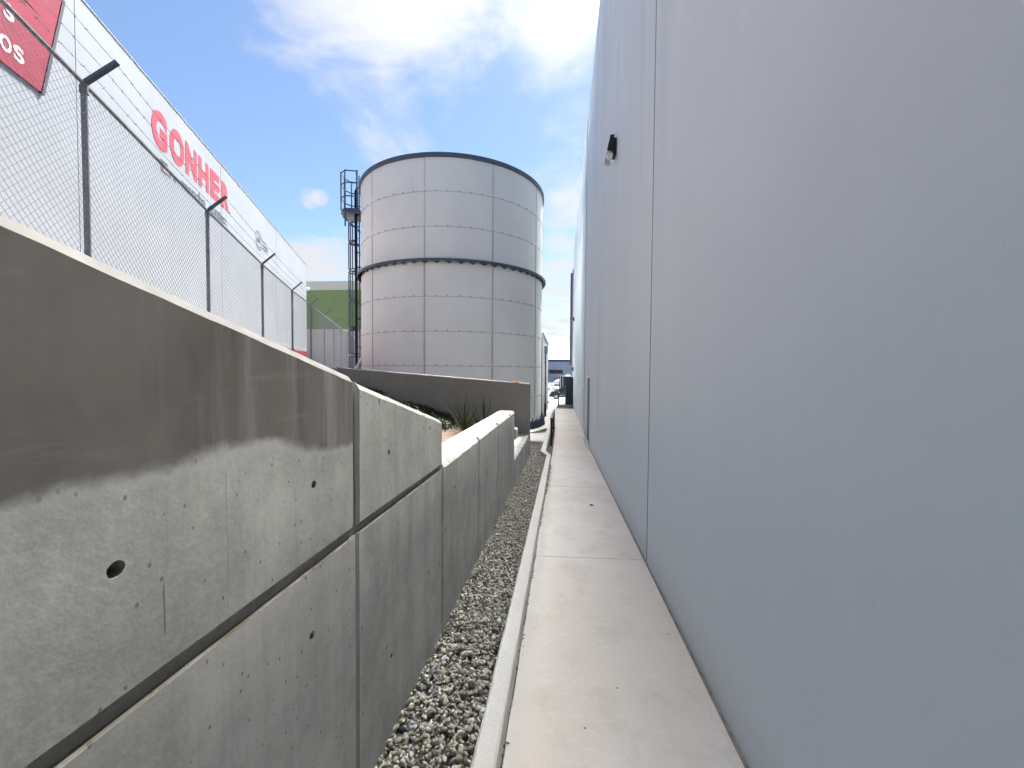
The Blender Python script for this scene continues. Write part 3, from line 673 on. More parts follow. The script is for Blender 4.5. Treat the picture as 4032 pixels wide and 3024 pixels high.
# ------------------------------------------------------------------ bolted steel water tank
TC, TR = (-4.41606, 16.31283), 3.58111
SEAM = [6.87,5.746,4.632,3.515,2.403,1.279,.159,-.951,-2.12]
wt = thing('water_tank', 'big off-white bolted steel water tank with dark rim, wind girder and caged ladder', 'tank', (TC[0],TC[1],-2.12))
A0 = -.3
for r in range(len(SEAM)-1):
    z1, z0 = SEAM[r], SEAM[r+1]; rr = TR - .0035*r*0 - (.004 if r % 2 else 0)
    m = MB(); nseg = 12
    vs_ = []
    for k in range(nseg+1):
        a = R(36.35*k/nseg - .35); q = .003*(1-k/nseg)   # one end laps over its neighbour
        for rad, z in ((rr+q,z0-.025),(rr+q,z1)): vs_.append((rad*math.sin(a), -rad*math.cos(a), z))
    fs = []
    for k in range(nseg):
        fs.append((k*2, (k+1)*2, (k+1)*2+1, k*2+1))
    m.add(vs_, fs); me = m.mesh('sheet', 'tank', recalc=False)
    for p in me.polygons: p.use_smooth = True
    try: me.set_sharp_from_angle(angle=R(30))
    except Exception: pass
    for s in range(10): link('sheet', me, wt, (TC[0],TC[1],0), R(A0 + 36*s))
# bolts
V, Fc = [], []
hexa = [(math.cos(2*math.pi*k/6), math.sin(2*math.pi*k/6)) for k in range(6)]
def bolt(ang, z, rad, s=.019, h=.012):
    a = R(ang); n_ = (math.sin(a), -math.cos(a)); tt = (math.cos(a), math.sin(a)); o = len(V)
    for d, w in ((0,1),(h,.8)):
        for c_, s_ in hexa: V.append((TC[0]+n_[0]*(rad+d)+tt[0]*s*w*c_, TC[1]+n_[1]*(rad+d)+tt[1]*s*w*c_, z+s*w*s_))
    Fc.extend([(o+k,o+(k+1)%6,o+6+(k+1)%6,o+6+k) for k in range(6)]); Fc.append(tuple(o+6+k for k in range(6)))
for r in range(len(SEAM)-1):
    z1, z0 = SEAM[r], SEAM[r+1]
    for s in range(10):
        for k in range(6):
            if 0 < r: bolt(A0+36*s+6*k, z1+.028, TR+.002)
        for cx, ph in ((-.2,0),(.24,.5)):
            step, st = (.094, True) if r < 2 else ((.094/1.85, True) if r < 5 else (.047, False))
            n_ = int((z1-z0-.1)/step)
            for k in range(n_):
                z = z1-.06-step*(k+(ph if st else 0))
                if r >= 2 and r < 5: z = z1-.06-step*2*(k+ph)*.56
                if z > z0+.045: bolt(A0+36*s+cx, z, TR+.004, .0125)
m = MB(); m.v, m.f, m.mi = V, Fc, [0]*len(Fc)
tag(m.build('bolts', 'bolt', wt), kind='stuff')
m = MB()
for z_ in SEAM[1:-1]: m.ring(TC, TR-.004, TR+.0045, z_-.008, z_+.008, 120)
m.build('seam_sealant', 'seamgrey', wt)
m = MB(); m.ring(TC, TR-.02, TR+.06, 6.82, 6.95, 120); m.build('rim', 'steel', wt)
m = MB(); m.disc(TC, TR-.01, 6.90, 64, up=.5); m.build('roof', 'tank', wt)
m = MB(); m.ring(TC, TR+.006, TR+.022, -2.12, -2.06, 90); m.build('base_ring', 'tank', wt)
m = MB()
for k in range(60):
    a = 2.63 + 6*k - 6
    m.ring(TC, TR+.004, TR+.15, 3.575, 3.592, 2, a+.04, a+5.96); m.ring(TC, TR+.138, TR+.15, 3.503, 3.575, 2, a+.04, a+5.96)
    # bent-down gusset under each girder length
    P = []
    for da, r_, z in ((.6,TR+.14,3.503),(5.6,TR+.14,3.503),(4.0,TR+.06,3.44),(3.9,TR+.004,3.46),(.4,TR+.004,3.57)):
        q = R(a+da); P.append((TC[0]+r_*math.sin(q), TC[1]-r_*math.cos(q), z))
    m.add(P, [(0,1,2,3,4)])
m.build('wind_girder', 'steel', wt)
V, Fc = [], []
for k in range(60): bolt(2.63+6*k, 3.548, TR+.15, .016, .012)
m = MB(); m.v, m.f, m.mi = V, Fc, [0]*len(Fc); tag(m.build('girder_bolts', 'bolt', wt), kind='stuff')
# anchor chairs
ch = MB()
for x in (-.055,.055): ch.prism([(-.01,0),(-.16,0),(-.13,.28),(-.01,.28)], 0, x-.008, x+.008)
ch.box((-.075,-.15,.28),(.075,-.005,.297)); ch.box((-.075,-.17,0),(.075,-.005,.012)); ch.tube([(0,-.085,.012),(0,-.085,.42)],.016,6); ch.tube([(0,-.085,.297),(0,-.085,.33)],.03,6)
cme = ch.mesh('anchor_chair', 'steel')
for k in range(60):
    a = R(66+6*k); link('anchor_chair', cme, wt, (TC[0]+(TR+.012)*math.sin(a), TC[1]-(TR+.012)*math.cos(a), -2.12), a)
# ladder with safety cage and rest platform
LA = R(-75); lo_, lt_ = Vector((math.sin(LA),-math.cos(LA),0)), Vector((math.cos(LA),math.sin(LA),0)); LB = Vector((TC[0],TC[1],0))
def lp(out, side, z): p = LB + lo_*(TR+out) + lt_*side; return (p.x, p.y, z)
la = MB()
for s_ in (-.21,.21): la.bar(lp(.19,s_,-1.9), lp(.19,s_,7.75), .05, .014)
for z in np.arange(-1.7,7.4,.3): la.tube([lp(.19,-.21,z),lp(.19,.21,z)],.011,6)
for z in (-1,.9,2.6,4.6,6.2):
    for s_ in (-.21,.21): la.bar(lp(.0,s_,z), lp(.19,s_,z),.04,.04)
lad = la.build('ladder', 'steel', wt)
def hoop(mb, z, w=.05, ro=.0):
    pts = [lp(.19+.0,-.24,z)] + [lp(.19+.36*math.sin(R(a))+ro, -.30*math.cos(R(a)), z) for a in (25,65,115,155)] + [lp(.19,.24,z)]
    for a, b in zip(pts, pts[1:]): mb.bar(a, b, .010, w)
    return pts
for z0, z1 in ((5.05,5.75),(3.95,5.0),(2.82,3.86),(1.70,2.72),(.66,1.60),(-.4,.55)):
    cg = MB(); p0 = hoop(cg, z0); p1 = hoop(cg, z1)
    for a, b in zip(p0[1:-1], p1[1:-1]): cg.bar(a, b, .045, .012)
    cg.build('safety_cage', 'steel', lad)
pf = MB()
prof = [(.05,-.5),(.05,.5),(.55,.5),(.76,.25),(.76,-.25),(.55,-.5)]
for z0, z1 in ((6.02,6.20),):
    P = [lp(o,s_,z) for z in (z0,z1) for o,s_ in prof]
    pf.add(P, [tuple(range(6))[::-1], tuple(range(6,12))] + [(i,(i+1)%6,6+(i+1)%6,6+i) for i in range(6)])
pfo = pf.build('rest_platform', 'steel', wt)
rl = MB()
for z in (6.65,7.15,7.60):
    P = [lp(o,s_,z) for o,s_ in [(.1,.5),(.55,.5),(.76,.25),(.76,-.25),(.55,-.5),(.1,-.5)]]
    for a, b in zip(P, P[1:]): rl.bar(a, b, .012, .045)
for o,s_ in [(.1,.5),(.55,.5),(.76,.25),(.76,-.25),(.55,-.5),(.1,-.5)]: rl.bar(lp(o,s_,6.2), lp(o,s_,7.63), .04, .04)
rl.bar(lp(.55,.5,6.2),lp(.55,.5,5.5),.04,.04); rl.bar(lp(.75,0,6.02),lp(.1,0,5.45),.05,.05)
rl.build('guard_rail', 'steel', pfo)
rp = MB(); rp.tube([lp(.20,.34,-2.1),lp(.20,.34,6.9),lp(.12,.34,7.05),lp(-.05,.34,7.05)],.05,8); 
for z in (0,2,4,6): rp.bar(lp(.0,.34,z),lp(.2,.34,z),.03,.05)
rp.build('riser_pipe', 'pipeblack', wt, True)
m = MB(); m.ring(TC, .01, 4.035, -2.3, -2.115, 96); tag(m.build('concrete_pad', 'path'), kind='structure')
m = MB(); P = [(-1.75,11.9),(-.555,11.75),(-.505,11.93),(-.47,13.42),(-1.75,12.95)]
n = len(P); m.add([(x,y,-2.35) for x,y in P]+[(x,y,-2.04) for x,y in P]+[(lerp(x,-1.1,.03),lerp(y,12.5,.03),-2.022) for x,y in P], [(i,(i+1)%n,n+(i+1)%n,n+i) for i in range(n)]+[(n+i,n+(i+1)%n,2*n+(i+1)%n,2*n+i) for i in range(n)]+[tuple(range(2*n,3*n))])
tag(m.build('concrete_slab', 'path'), 'low flat concrete slab at the end of the gravel beside the tank pad', 'slab')

# ------------------------------------------------------------------ chain-link fence
fe = thing('chain_link_fence', 'galvanised chain-link fence with barbed wire arms above the retaining wall', 'fence', (-6,6,0))
def fp(s, z, out=0): p = F0 + FD*s + FN*out; return Vector((p.x, p.y, z))
PS = [-1.25,1.38,4.02,6.594,9.268,11.931,14.523,17.3,20.0,22.7,25.4,28.1,30.8]
FT = ptab([(-1.3,3.05),(1.38,2.84),(4.02,2.651),(6.594,2.443),(9.268,2.296),(11.931,2.232),(40,2.21)]); FB = ptab([(-1.3,.85),(4.02,.62),(9.3,.2),(14,.1),(40,.06)])
RP = .026
for s in PS:
    m = MB(); m.tube([fp(s,FB(s)-.3),fp(s,FT(s)+.02)], RP, 10); po = m.build('post', 'galv', fe, True)
    m = MB(); m.tube([fp(s,FT(s)-.09),fp(s,FT(s)-.02)], RP+.008, 10); m.build('clamp', 'galv', po)
    m = MB(); m.bar(fp(s,FT(s)+.0), fp(s,FT(s)+.25,.26), .045, .03); m.build('barb_arm', 'steel', fe)
m = MB()
for a, b in zip(PS, PS[1:]): m.tube([fp(a,FT(a)),fp(b,FT(b))], .021, 8)
m.build('top_rail', 'galv', fe, True)
# woven mesh: two families of diagonals with knuckles at the crossings
m = MB(); w_ = .0019; D_ = .075
for fam in (1,-1):
    for k in range(int((PS[-1]+4)/D_)):
        s0 = -3.2 + k*D_; hs = 2.2
        s1 = s0 + fam*hs*.93
        a = max(min(s0,s1), PS[0]); b = min(max(s0,s1), PS[-1])
        if b-a < .05: continue
        def zat(s, s0=s0, fam=fam): return (s-s0)*fam/.93
        seg = max(1, int((b-a)/.5)); P = []
        for q in range(seg+1):
            s = lerp(a,b,q/seg); z0, z1 = FB(s)+.02, FT(s)-.02; h = zat(s)/hs; P.append(fp(s, lerp(z0,z1,min(1,max(0,h))), .026*1+fam*.0012))
        m.tube(P, w_, 3, cap=False)
tag(m.build('wire_mesh', 'wire', fe, recalc=False), kind='stuff')
for t_ in (.3,.62,.95):
    m = MB(); 
    for a, b in zip(PS, PS[1:]):
        n = 6; m.tube([fp(lerp(a,b,q/n), FT(lerp(a,b,q/n))+.25*t_-.03*math.sin(math.pi*q/n), .26*t_) for q in range(n+1)], .0028, 3, cap=False)
        L = b-a
        for q in range(int(L/.125)):
            s = a + .125*q + rng.uniform(-.01,.01); f = (s-a)/L; c_ = fp(s, FT(s)+.25*t_-.03*math.sin(math.pi*f), .26*t_)
            for _ in range(2):
                d = Vector(rng.normal(size=3)).normalized()*.014; m.tube([c_-d, c_+d], .0018, 3, cap=False)
    m.build('barbed_wire', 'wire', fe, recalc=False)

# ------------------------------------------------------------------ white sign building on the left
sb = thing('sign_building', 'long white building with red GONHER lettering behind the chain-link fence', 'building', (-15,17,0))
def gp(s, z, out=0): p = G0 + FD*s + FN*out; return (p.x, p.y, z)
def gbox(m, s0, s1, z0, z1, o0, o1):
    P = [gp(s,z,o) for z in (z0,z1) for s,o in ((s0,o0),(s1,o0),(s1,o1),(s0,o1))]
    m.add(P, [(0,3,2,1),(4,5,6,7),(0,1,5,4),(1,2,6,5),(2,3,7,6),(3,0,4,7)])
SJ = [-6,1.9,10.826,19.649,28.591,38.2]
for a, b in zip(SJ, SJ[1:]):
    m = MB(); gbox(m, a+.012, b-.012, 1.9, 9.41, -.25, 0); m.build('wall_panel', 'signwall', sb)
m = MB(); gbox(m, -6, 38.18, 0, 9.3, -12, -.26); m.build('building_body', 'signwall', sb)
m = MB(); gbox(m, -6, 38.2, 1.79, 1.899, -.25, -.004); m.build('grey_stripe', 'greyp', sb)
m = MB(); gbox(m, -6, 38.2, 1.62, 1.789, -.25, -.002); m.build('white_stripe', 'signwall', sb)
m = MB(); gbox(m, -6, 38.2, -.3, 1.619, -.25, -.004); m.build('red_stripe', 'redp', sb)
m = MB(); gbox(m, -6, 38.2, 9.412, 9.45, -.30, .02); m.build('coping', 'signwall', sb)
GROT = Matrix(((FD.x,0,FN.x,0),(FD.y,0,FN.y,0),(0,1,0,0),(0,0,0,1)))      # text x -> along wall, y -> up, z -> outward
# along +s the wall reads left to right when seen from the path side
def text_mesh(s, offset=0, extrude=.004):
    cu = bpy.data.curves.new('txt', 'FONT'); cu.body = s; cu.offset = offset; cu.extrude = extrude; cu.resolution_u = 6
    o = bpy.data.objects.new('txt', cu); col.objects.link(o)
    dg = bpy.context.evaluated_depsgraph_get(); me = bpy.data.meshes.new_from_object(o.evaluated_get(dg))
    bpy.data.objects.remove(o); bpy.data.curves.remove(cu); return me
def letter(s, s0, s1, z0, z1, mat, name='letter', parent=None, offset=.0, out=.004, depth=.006, place=gp):
    me = text_mesh(s, offset); v = np.empty(len(me.vertices)*3, np.float32); me.vertices.foreach_get('co', v); v = v.reshape(-1,3)
    lo, hi = v.min(0), v.max(0)
    zz_ = (v[:,2]-lo[2])/max(1e-6, hi[2]-lo[2])
    for i, p in enumerate(v):
        me.vertices[i].co = place(lerp(s0,s1,(p[0]-lo[0])/(hi[0]-lo[0])), lerp(z0,z1,(p[1]-lo[1])/(hi[1]-lo[1])), out+depth*zz_[i])
    me.materials.clear(); me.materials.append(MAT[mat]); me.update()
    return link(name, me, parent)
for ch_, a, b in (('G',14.12,15.07),('O',15.24,16.27),('N',16.36,17.29),('H',17.43,18.37),('E',18.52,19.49),('R',19.665,20.60)):
    z0, z1 = (7.48,8.735) if ch_ in 'GO' else (7.50,8.715)
    letter(ch_, a, b, z0, z1, 'redletter', parent=sb, offset=.058)
letter('®', 20.62, 20.74, 7.51, 7.63, 'redletter', 'trademark', sb)
SUBT = [('En',14.62,15.58,6.77,7.18),('marcha',16.02,18.02,6.77,7.19),('contigo.',18.36,20.28,6.66,7.19)]
for s, a, b, z0, z1 in SUBT: letter(s, a, b, z0, z1, 'greyletter', 'slogan_word', sb, offset=.018)
# round emblem: two open rings, letters, three small lines
def arc(m, cs, cz, rs, rz, w, a0, a1, n=28):
    P = []
    for i in range(n+1):
        a = R(lerp(a0,a1,i/n)); 
        for k in (1,1-w): P.append(gp(cs+rs*k*math.cos(a), cz+rz*k*math.sin(a), .005))
    m.add(P, [(2*i,2*i+1,2*i+3,2*i+2) for i in range(n)])
m = MB(); arc(m, 24.95, 7.54, .60, .57, .12, 20, 200); arc(m, 24.95, 7.54, .60, .57, .12, 215, 375); arc(m, 24.95, 7.54, .47, .44, .14, 15, 130); arc(m, 24.95, 7.54, .47, .44, .14, 190, 320)
m.build('emblem_ring', 'greyletter', sb, recalc=False)
letter('ESR', 24.62, 25.30, 7.42, 7.68, 'greyletter', 'emblem_letters', sb, offset=.02)
for s, b, z in (('Empresa',26.4,7.66),('Socialmente',26.75,7.46),('Responsable',26.75,7.26)): letter(s, 25.72, b, z, z+.15, 'greyletter', 'emblem_line', sb, offset=.01)
# soot marks under the coping
m = MB()
for s, z, r_ in [(12.6,8.9,.09),(13.3,8.9,.1),(14.9,9.0,.06),(15.1,8.2,.05),(22.2,8.9,.12),(22.6,8.75,.07),(23.3,8.9,.1),(25.6,9.0,.07),(11.7,8.5,.06),(13.0,8.3,.05)]:
    for _ in range(5):
        a, b = rng.normal(0, r_*.5), rng.normal(0, r_*.5); q = r_*rng.uniform(.1,.3)
        m.add([gp(s+a+q*math.cos(k*1.05)*rng.uniform(.6,1.2), z+b+q*math.sin(k*1.05)*rng.uniform(.6,1.2), .0035) for k in range(6)], [(0,1,2,3,4,5)])
m.build('soot_marks', 'greyp', sb, recalc=False)
# red box sign with slanted end
bn = thing('banner_sign', 'large red sign panel with slanted grey edge and white letters', 'sign', gp(8,7.4))
def slant(z): return 9.68 + (z-6.23)*.265
poly = [(4.6,6.20),(slant(6.2),6.20),(slant(8.80),8.80),(4.6,8.80)]
m = MB(); m.add([gp(s,z,o) for o in (.005,.045) for s,z in poly], [(3,2,1,0),(4,5,6,7)]+[(i,(i+1)%4,4+(i+1)%4,4+i) for i in range(4)]); m.build('sign_face', 'bannerred', bn)
poly = [(slant(6.2)+.004,6.17),(slant(6.2)+.085,6.17),(slant(8.83)+.085,8.83),(slant(8.83)+.004,8.83)]
m = MB(); m.add([gp(s,z,o) for o in (.005,.06) for s,z in poly], [(3,2,1,0),(4,5,6,7)]+[(i,(i+1)%4,4+(i+1)%4,4+i) for i in range(4)]); m.build('sign_edge', 'bannergrey', bn)
for ch_, a, b, z0, z1 in (('S',8.80,9.03,7.16,7.50),('O',8.69,8.945,6.46,6.78),('S',9.00,9.245,6.46,6.78)): letter(ch_, a, b, z0, z1, 'white', 'letter', bn, .02, out=.047)
# dome camera on the far corner
dc = thing('dome_camera', 'small white dome camera on the far corner of the white building', 'camera', gp(38.2,7.4))
m = MB(); m.tube([gp(38.19,7.45,-.1),gp(38.6,7.45,-.05)],.05,8); m.build('arm','white',dc)
def sphere(m, c, r, n=10, k=6, zs=1):
    P = [(c[0]+r*math.sin(math.pi*j/k)*math.cos(2*math.pi*i/n), c[1]+r*math.sin(math.pi*j/k)*math.sin(2*math.pi*i/n), c[2]+zs*r*math.cos(math.pi*j/k)) for j in range(k+1) for i in range(n)]
    m.add(P, [(j*n+i,j*n+(i+1)%n,(j+1)*n+(i+1)%n,(j+1)*n+i) for j in range(k) for i in range(n)])
c_ = gp(38.75,7.38,-.03); m = MB(); sphere(m, c_, .2, 12, 6, .8); m.build('dome','white',dc,True)
m = MB(); m.ring((c_[0],c_[1]), .02, .21, c_[2]-.06, c_[2]-.02, 16); m.build('dome_collar','greyp',dc)

# ------------------------------------------------------------------ far buildings
gb = thing('green_building', 'cream warehouse with a wide green band beyond the fence', 'building', (-26,42,0))
def far(x, y):            # camera frame (right, forward) -> world
    c, s = math.cos(YAW), math.sin(YAW); return (c*x - s*y, s*x + c*y)
def gbx(m, z0, z1, o0=0, o1=10):
    t6 = math.tan(R(5)); P = []
    for z in (z0,z1):
        for x, o in ((-32,o0),(-5,o0),(-5,o1),(-32,o1)): q = far(x, 46 - t6*x + o); P.append((*q, z))
    m.add(P, [(0,3,2,1),(4,5,6,7),(0,1,5,4),(1,2,6,5),(2,3,7,6),(3,0,4,7)])
m = MB(); gbx(m, 9.38, 10.42); m.build('parapet', 'cream', gb)
m = MB(); gbx(m, 4.80, 9.379, -.03); m.build('green_band', 'green', gb)
m = MB(); gbx(m, -1.5, 4.799); m.build('wall', 'cream', gb)
sg = thing('side_building', 'low grey flat-roofed building just behind the tank beside the footpath', 'building', (-3,22,-2))
m = MB(); m.add([(x,y,z) for z in (-2.5,1.66) for x,y in [(-.85,17.75),(-.85,25.1),(-7,25.1),(-7,21.2),(-1.6,21.2),(-1.02,17.75)]], [tuple(range(6))[::-1], tuple(range(6,12))]+[(i,(i+1)%6,6+(i+1)%6,6+i) for i in range(6)]); m.build('wall','greywall',sg)
m = MB(); m.box((-.862,17.74,-.35),(-.846,25.12,-.33)); m.build('wall_joint','steel',sg)
m = MB(); m.box((-.865,17.7,1.661),(-.82,25.14,1.70)); m.build('coping','greyp',sg)
cb = thing('junction_box', 'grey electrical box with a dark conduit running down the low wall', 'electrical box', (-.8,19.7,-2.2))
m = MB(); m.bbox((-.845,19.55,.86),(-.70,20.0,1.24),.01); m.build('box','greyp',cb)
m = MB(); m.tube([(-.79,19.75,.86),(-.79,19.75,-1.55)],.032,8); m.build('conduit','steel',cb,True)
m = MB(); m.tube([(-.79,19.75,-1.55),(-.79,19.75,-2.19)],.055,8); m.build('conduit_sleeve','black',cb,True)
for z in (.45,-.55,-1.5): m = MB(); m.bar((-.845,19.75,z),(-.745,19.75,z),.12,.04); m.build('strap','galv',cb)
fb = thing('office_building', 'distant grey-blue building with dark blue roof band and ribbon window', 'building', (0,120,-4))
m = MB(); m.box((-18,120,-4.3),(18,134,2.95)); m.build('wall','bluep',fb)
m = MB(); m.box((-18.2,119.8,2.951),(18.2,134,3.5)); m.build('roof_band','navyband',fb)
m = MB(); m.box((-4.6,119.93,-.58),(.22,119.99,.52)); wf = m.build('window','navy',fb)
for k in range(4): m = MB(); m.box((-4.5+1.18*k,119.90,-.46),(-3.42+1.18*k,119.92,.42)); m.build('pane','winglass',wf)
m = MB()
for p in ([(-2.9,119.9,2.9),(-2.9,119.9,1.6),(1.3,119.9,1.6),(1.3,119.9,-1)],[(.6,119.9,1.3),(.6,119.9,-1)],[(.25,119.9,1.35),(1.1,119.9,1.35)]): m.tube(p,.045,5)
m.build('wall_pipe','greyp',fb)
m = MB()
for k in range(5): m.box((-2.5+.34*k,119.88,-2.0),(-2.26+.34*k,119.94,-1.75)); m.box((-2.3+.34*k,119.88,-2.4),(-2.1+.34*k,119.94,-2.15))
m.build('red_sign','redletter',fb)
m = MB(); m.box((-60,126,-4.2),(-19,150,1.5)); o = m.build('distant_shed','cream'); tag(o,'distant pale shed beside the grey-blue building','building')

# ------------------------------------------------------------------ things at the end of the path
def zg(y): return pz(y)-.1
rlg = thing('railing', 'black metal handrail between the footpath and the tank pad', 'railing', (-.28,13.3,-2.1))
RT = ptab([(11.25,-1.315),(15.35,-1.455)])
for y in (11.30,12.63,13.97,15.32):
    m = MB(); m.box((-.302,y-.025,pz(y)-.05),(-.252,y+.025,RT(y))); m.build('post','blacksteel',rlg)
for dz, w, h, nm in ((0,.07,.03,'top_rail'),(-.24,.03,.03,'rail'),(-.46,.03,.03,'rail')):
    m = MB(); m.bar((-.277,11.25,RT(11.25)+dz+.01),(-.277,15.36,RT(15.36)+dz+.01),w,h); m.build(nm,'blacksteel',rlg)
for y in (11.30,12.63,13.97,15.32): m = MB(); m.box((-.33,y-.06,pz(y)-.01),(-.222,y+.06,pz(y)+.012)); m.build('base_plate','blacksteel',rlg)
cb = thing('metal_cabinet', 'tall dark green metal cabinet at the far end of the footpath', 'cabinet', (.5,27.8,-2.3))
m = MB(); m.bbox((.235,27.62,-2.22),(.765,28.1,-.375),.012); m.build('body','cabinet',cb)
m = MB(); m.bbox((.26,27.597,-2.17),(.50,27.617,-.43),.006); m.build('door','cabinet',cb)
m = MB(); m.bbox((.51,27.597,-2.17),(.745,27.617,-.43),.006); m.build('door','cabinet',cb)
m = MB(); m.bbox((-.30,27.55,-2.46),(.786,28.3,-2.24),.02); tag(m.build('plinth','render'),'low brown concrete plinth under the dark green cabinet','plinth')
bo = thing('barrier_post','short black post standing on the low plinth at the path end','post',(-.2,27.75,-2.24))
m = MB(); m.box((-.245,27.7,-2.24),(-.165,27.78,-1.42)); m.build('shaft','black',bo); m = MB(); m.box((-.25,27.695,-1.42),(-.16,27.785,-1.38)); m.build('cap','white',bo)
fr = thing('pipe_frame','thin metal pipe frame beside the short black post','frame',(.05,27.8,-2.24))
m = MB(); m.tube([(.12,27.7,-2.24),(.12,27.7,-1.55)],.014,6); m.build('upright','galv',fr); m = MB(); m.tube([(-.16,27.7,-1.6),(.23,27.7,-1.6)],.012,6); m.build('crossbar','galv',fr)
m = MB(); m.tube([(0,27.7,-1.95),(.23,27.7,-1.95)],.012,6); m.tube([(.05,27.7,-1.97),(.22,27.7,-2.22)],.01,6); m.build('brace','galv',fr)

def wheel(parent, x, y, z, ax, r=.36, w=.24):
    def prof(name, pr, mat, par):
        m = MB(); n = 22; P = []
        for i in range(n):
            a = 2*math.pi*i/n
            for rad, t_ in pr:
                P.append((x+t_, y+rad*math.cos(a), z+rad*math.sin(a)) if ax == 0 else (x+rad*math.cos(a), y+t_, z+rad*math.sin(a)))
        k = len(pr); m.add(P, [(i*k+q,i*k+(q+1)%k,((i+1)%n)*k+(q+1)%k,((i+1)%n)*k+q) for i in range(n) for q in range(k)]); return m.build(name, mat, par)
    wo_ = prof('wheel', [(r*.64,-w/2),(r*.94,-w/2),(r,-w*.35),(r,w*.35),(r*.94,w/2),(r*.64,w/2)], 'tyre', parent)
    m = MB()
    for k in range(5):
        a = 2*math.pi*k/5+.3; c_, s_ = math.cos(a), math.sin(a)
        for sd_ in (-w*.42, w*.42):
            A = (x+sd_,y,z) if ax == 0 else (x,y+sd_,z); B = (x+sd_,y+r*.62*c_,z+r*.62*s_) if ax == 0 else (x+r*.62*c_,y+sd_,z+r*.62*s_)
            m.bar(A,B,.07,.09)
    m.build('rim','rim',wo_)
    prof('hub', [(.01,-w*.2),(r*.60,-w*.2),(r*.60,w*.2),(.01,w*.2)], 'black', wo_)
def car(name, label, cx, cy, heading, paint_, L=4.5, W=1.82, H=1.6, hood=1.02, nose=.78, suv=True):
    """built nose towards -x, then turned"""
    z0 = zg(cy); T = thing(name, label, 'car', (cx,cy,z0))
    Rz = Matrix.Rotation(heading, 4, 'Z'); objs = []
    hw = W/2
    prof = [(-L/2+.02,.36),(-L/2,.55),(-L/2+.05,nose),(-L/2+.30,nose+.10),(-L/2+1.05,hood),(L/2-.15,hood+.05),(L/2,.85),(L/2-.02,.38),(L/2-.5,.30),(-L/2+.5,.28)]
    m = MB(); P = []
    for s_, ins, k in ((-1,.10,0),(-1,0,1),(1,0,2),(1,.10,3)):
        for x_, z_ in prof:
            f = 1-ins*.0; xx = x_*(1-(.03 if ins else 0)); P.append((xx, s_*(hw-ins*.6)*(1 if abs(x_) < L/2-.4 else .93), z_+(.0 if not ins else (.03 if z_ > .7 else 0))))
    n = len(prof)
    # order: left inset, left, right, right inset -> close with caps
    P = P[n:2*n] + P[2*n:3*n]
    m.add(P, [tuple(range(n)), tuple(range(n,2*n))[::-1]] + [(i,n+i,n+(i+1)%n,(i+1)%n) for i in range(n)])
    body = m.build('body', paint_, T); 
    bm = bmesh.new(); bm.from_mesh(body.data); bmesh.ops.bevel(bm, geom=[e for e in bm.edges], offset=.06, segments=2, affect='EDGES'); bm.to_mesh(body.data); bm.free()
    x0, x1, x2, x3 = -L/2+1.05, -L/2+1.85, L/2-.75, L/2-.12
    m = MB(); cabp = [(x0,hood-.02),(x1,H),(x2,H-.02),(x3,hood)]; ti = .16
    m.add([(x_, s_*(hw-.06 - (ti if z_ > hood+.1 else 0)), z_) for s_ in (-1,1) for x_, z_ in cabp], [(0,1,2,3),(7,6,5,4),(0,4,5,1),(1,5,6,2),(2,6,7,3),(3,7,4,0)]); m.build('cabin', paint_, T)
    def lift(p, q, r_): return p
    for s_ in (-1,1):
        for a, b in ((.13,.47),(.53,.90)):
            def pt(u, v):
                xb, xt = lerp(x0+.22,x3-.2,u), lerp(x1+.02,x2-.02,u); z_ = lerp(hood+.06,H-.10,v); f = (z_-hood)/(H-hood)
                return (lerp(xb,xt,v), s_*(hw-.06-ti*f+.008), z_)
            m = MB(); m.add([pt(a,0),pt(b,0),pt(b,1),pt(a,1)], [(0,1,2,3)]); m.build('side_window','carglass',T)
        m = MB(); m.bbox((x0+.25,s_*(hw-.02),hood),(x0+.42,s_*(hw+.16),hood+.14),.03); m.build('mirror',paint_,T)
        m = MB(); m.bbox((-L/2+.0,s_*(hw-.18),nose-.06),(-L/2+.32,s_*(hw-.56),nose+.07),.03); m.build('headlight','headlight',T)
        m = MB(); m.bbox((-L/2-.01,s_*(hw-.22),.42),(-L/2+.12,s_*(hw-.45),.52),.02); m.build('fog_lamp','amber',T)
        for wx in (-L/2+.93, L/2-.88):
            m = MB(); m.ring((0,0),.37,.44,-.01,.01,12,0,360)
            wheel(T, wx, s_*(hw-.10), .36, 1)
    m = MB(); m.add([(lerp(x0,x1,f)-.012, s_*(hw-.16-.1*f), lerp(hood-.02,H,f)+.008) for f in (.12,.92) for s_ in (-1,1)], [(0,1,3,2)]); m.build('windscreen','carglass',T)
    m = MB(); m.bbox((-L/2-.015,-.45,.58),(-L/2+.1,.45,.74),.02); m.build('grille','black',T)
    m = MB(); m.bbox((-L/2-.01,-hw+.12,.30),(-L/2+.2,hw-.12,.42),.03); m.build('bumper','black',T)
    # turn and place every part
    MT = Matrix.Translation((cx,cy,z0)) @ Rz
    def bake(o):
        o.data.transform(MT); 
        for c in o.children: bake(c)
    for c in list(T.children): bake(c)
    return T
car('parked_car', 'black SUV with silver wheels crossing the end of the path', .62, 52, 0, 'carblack', 4.5, 1.85, 1.68, 1.08, .80)
car('parked_car', 'white car parked on the left behind the black SUV', -3.15, 83, R(90), 'carwhite', 4.4, 1.78, 1.48, .95, .70)
car('parked_car', 'white car parked between the white pillar and the navy container', -1.0, 81, R(90), 'carwhite', 4.4, 1.80, 1.62, 1.0, .74)
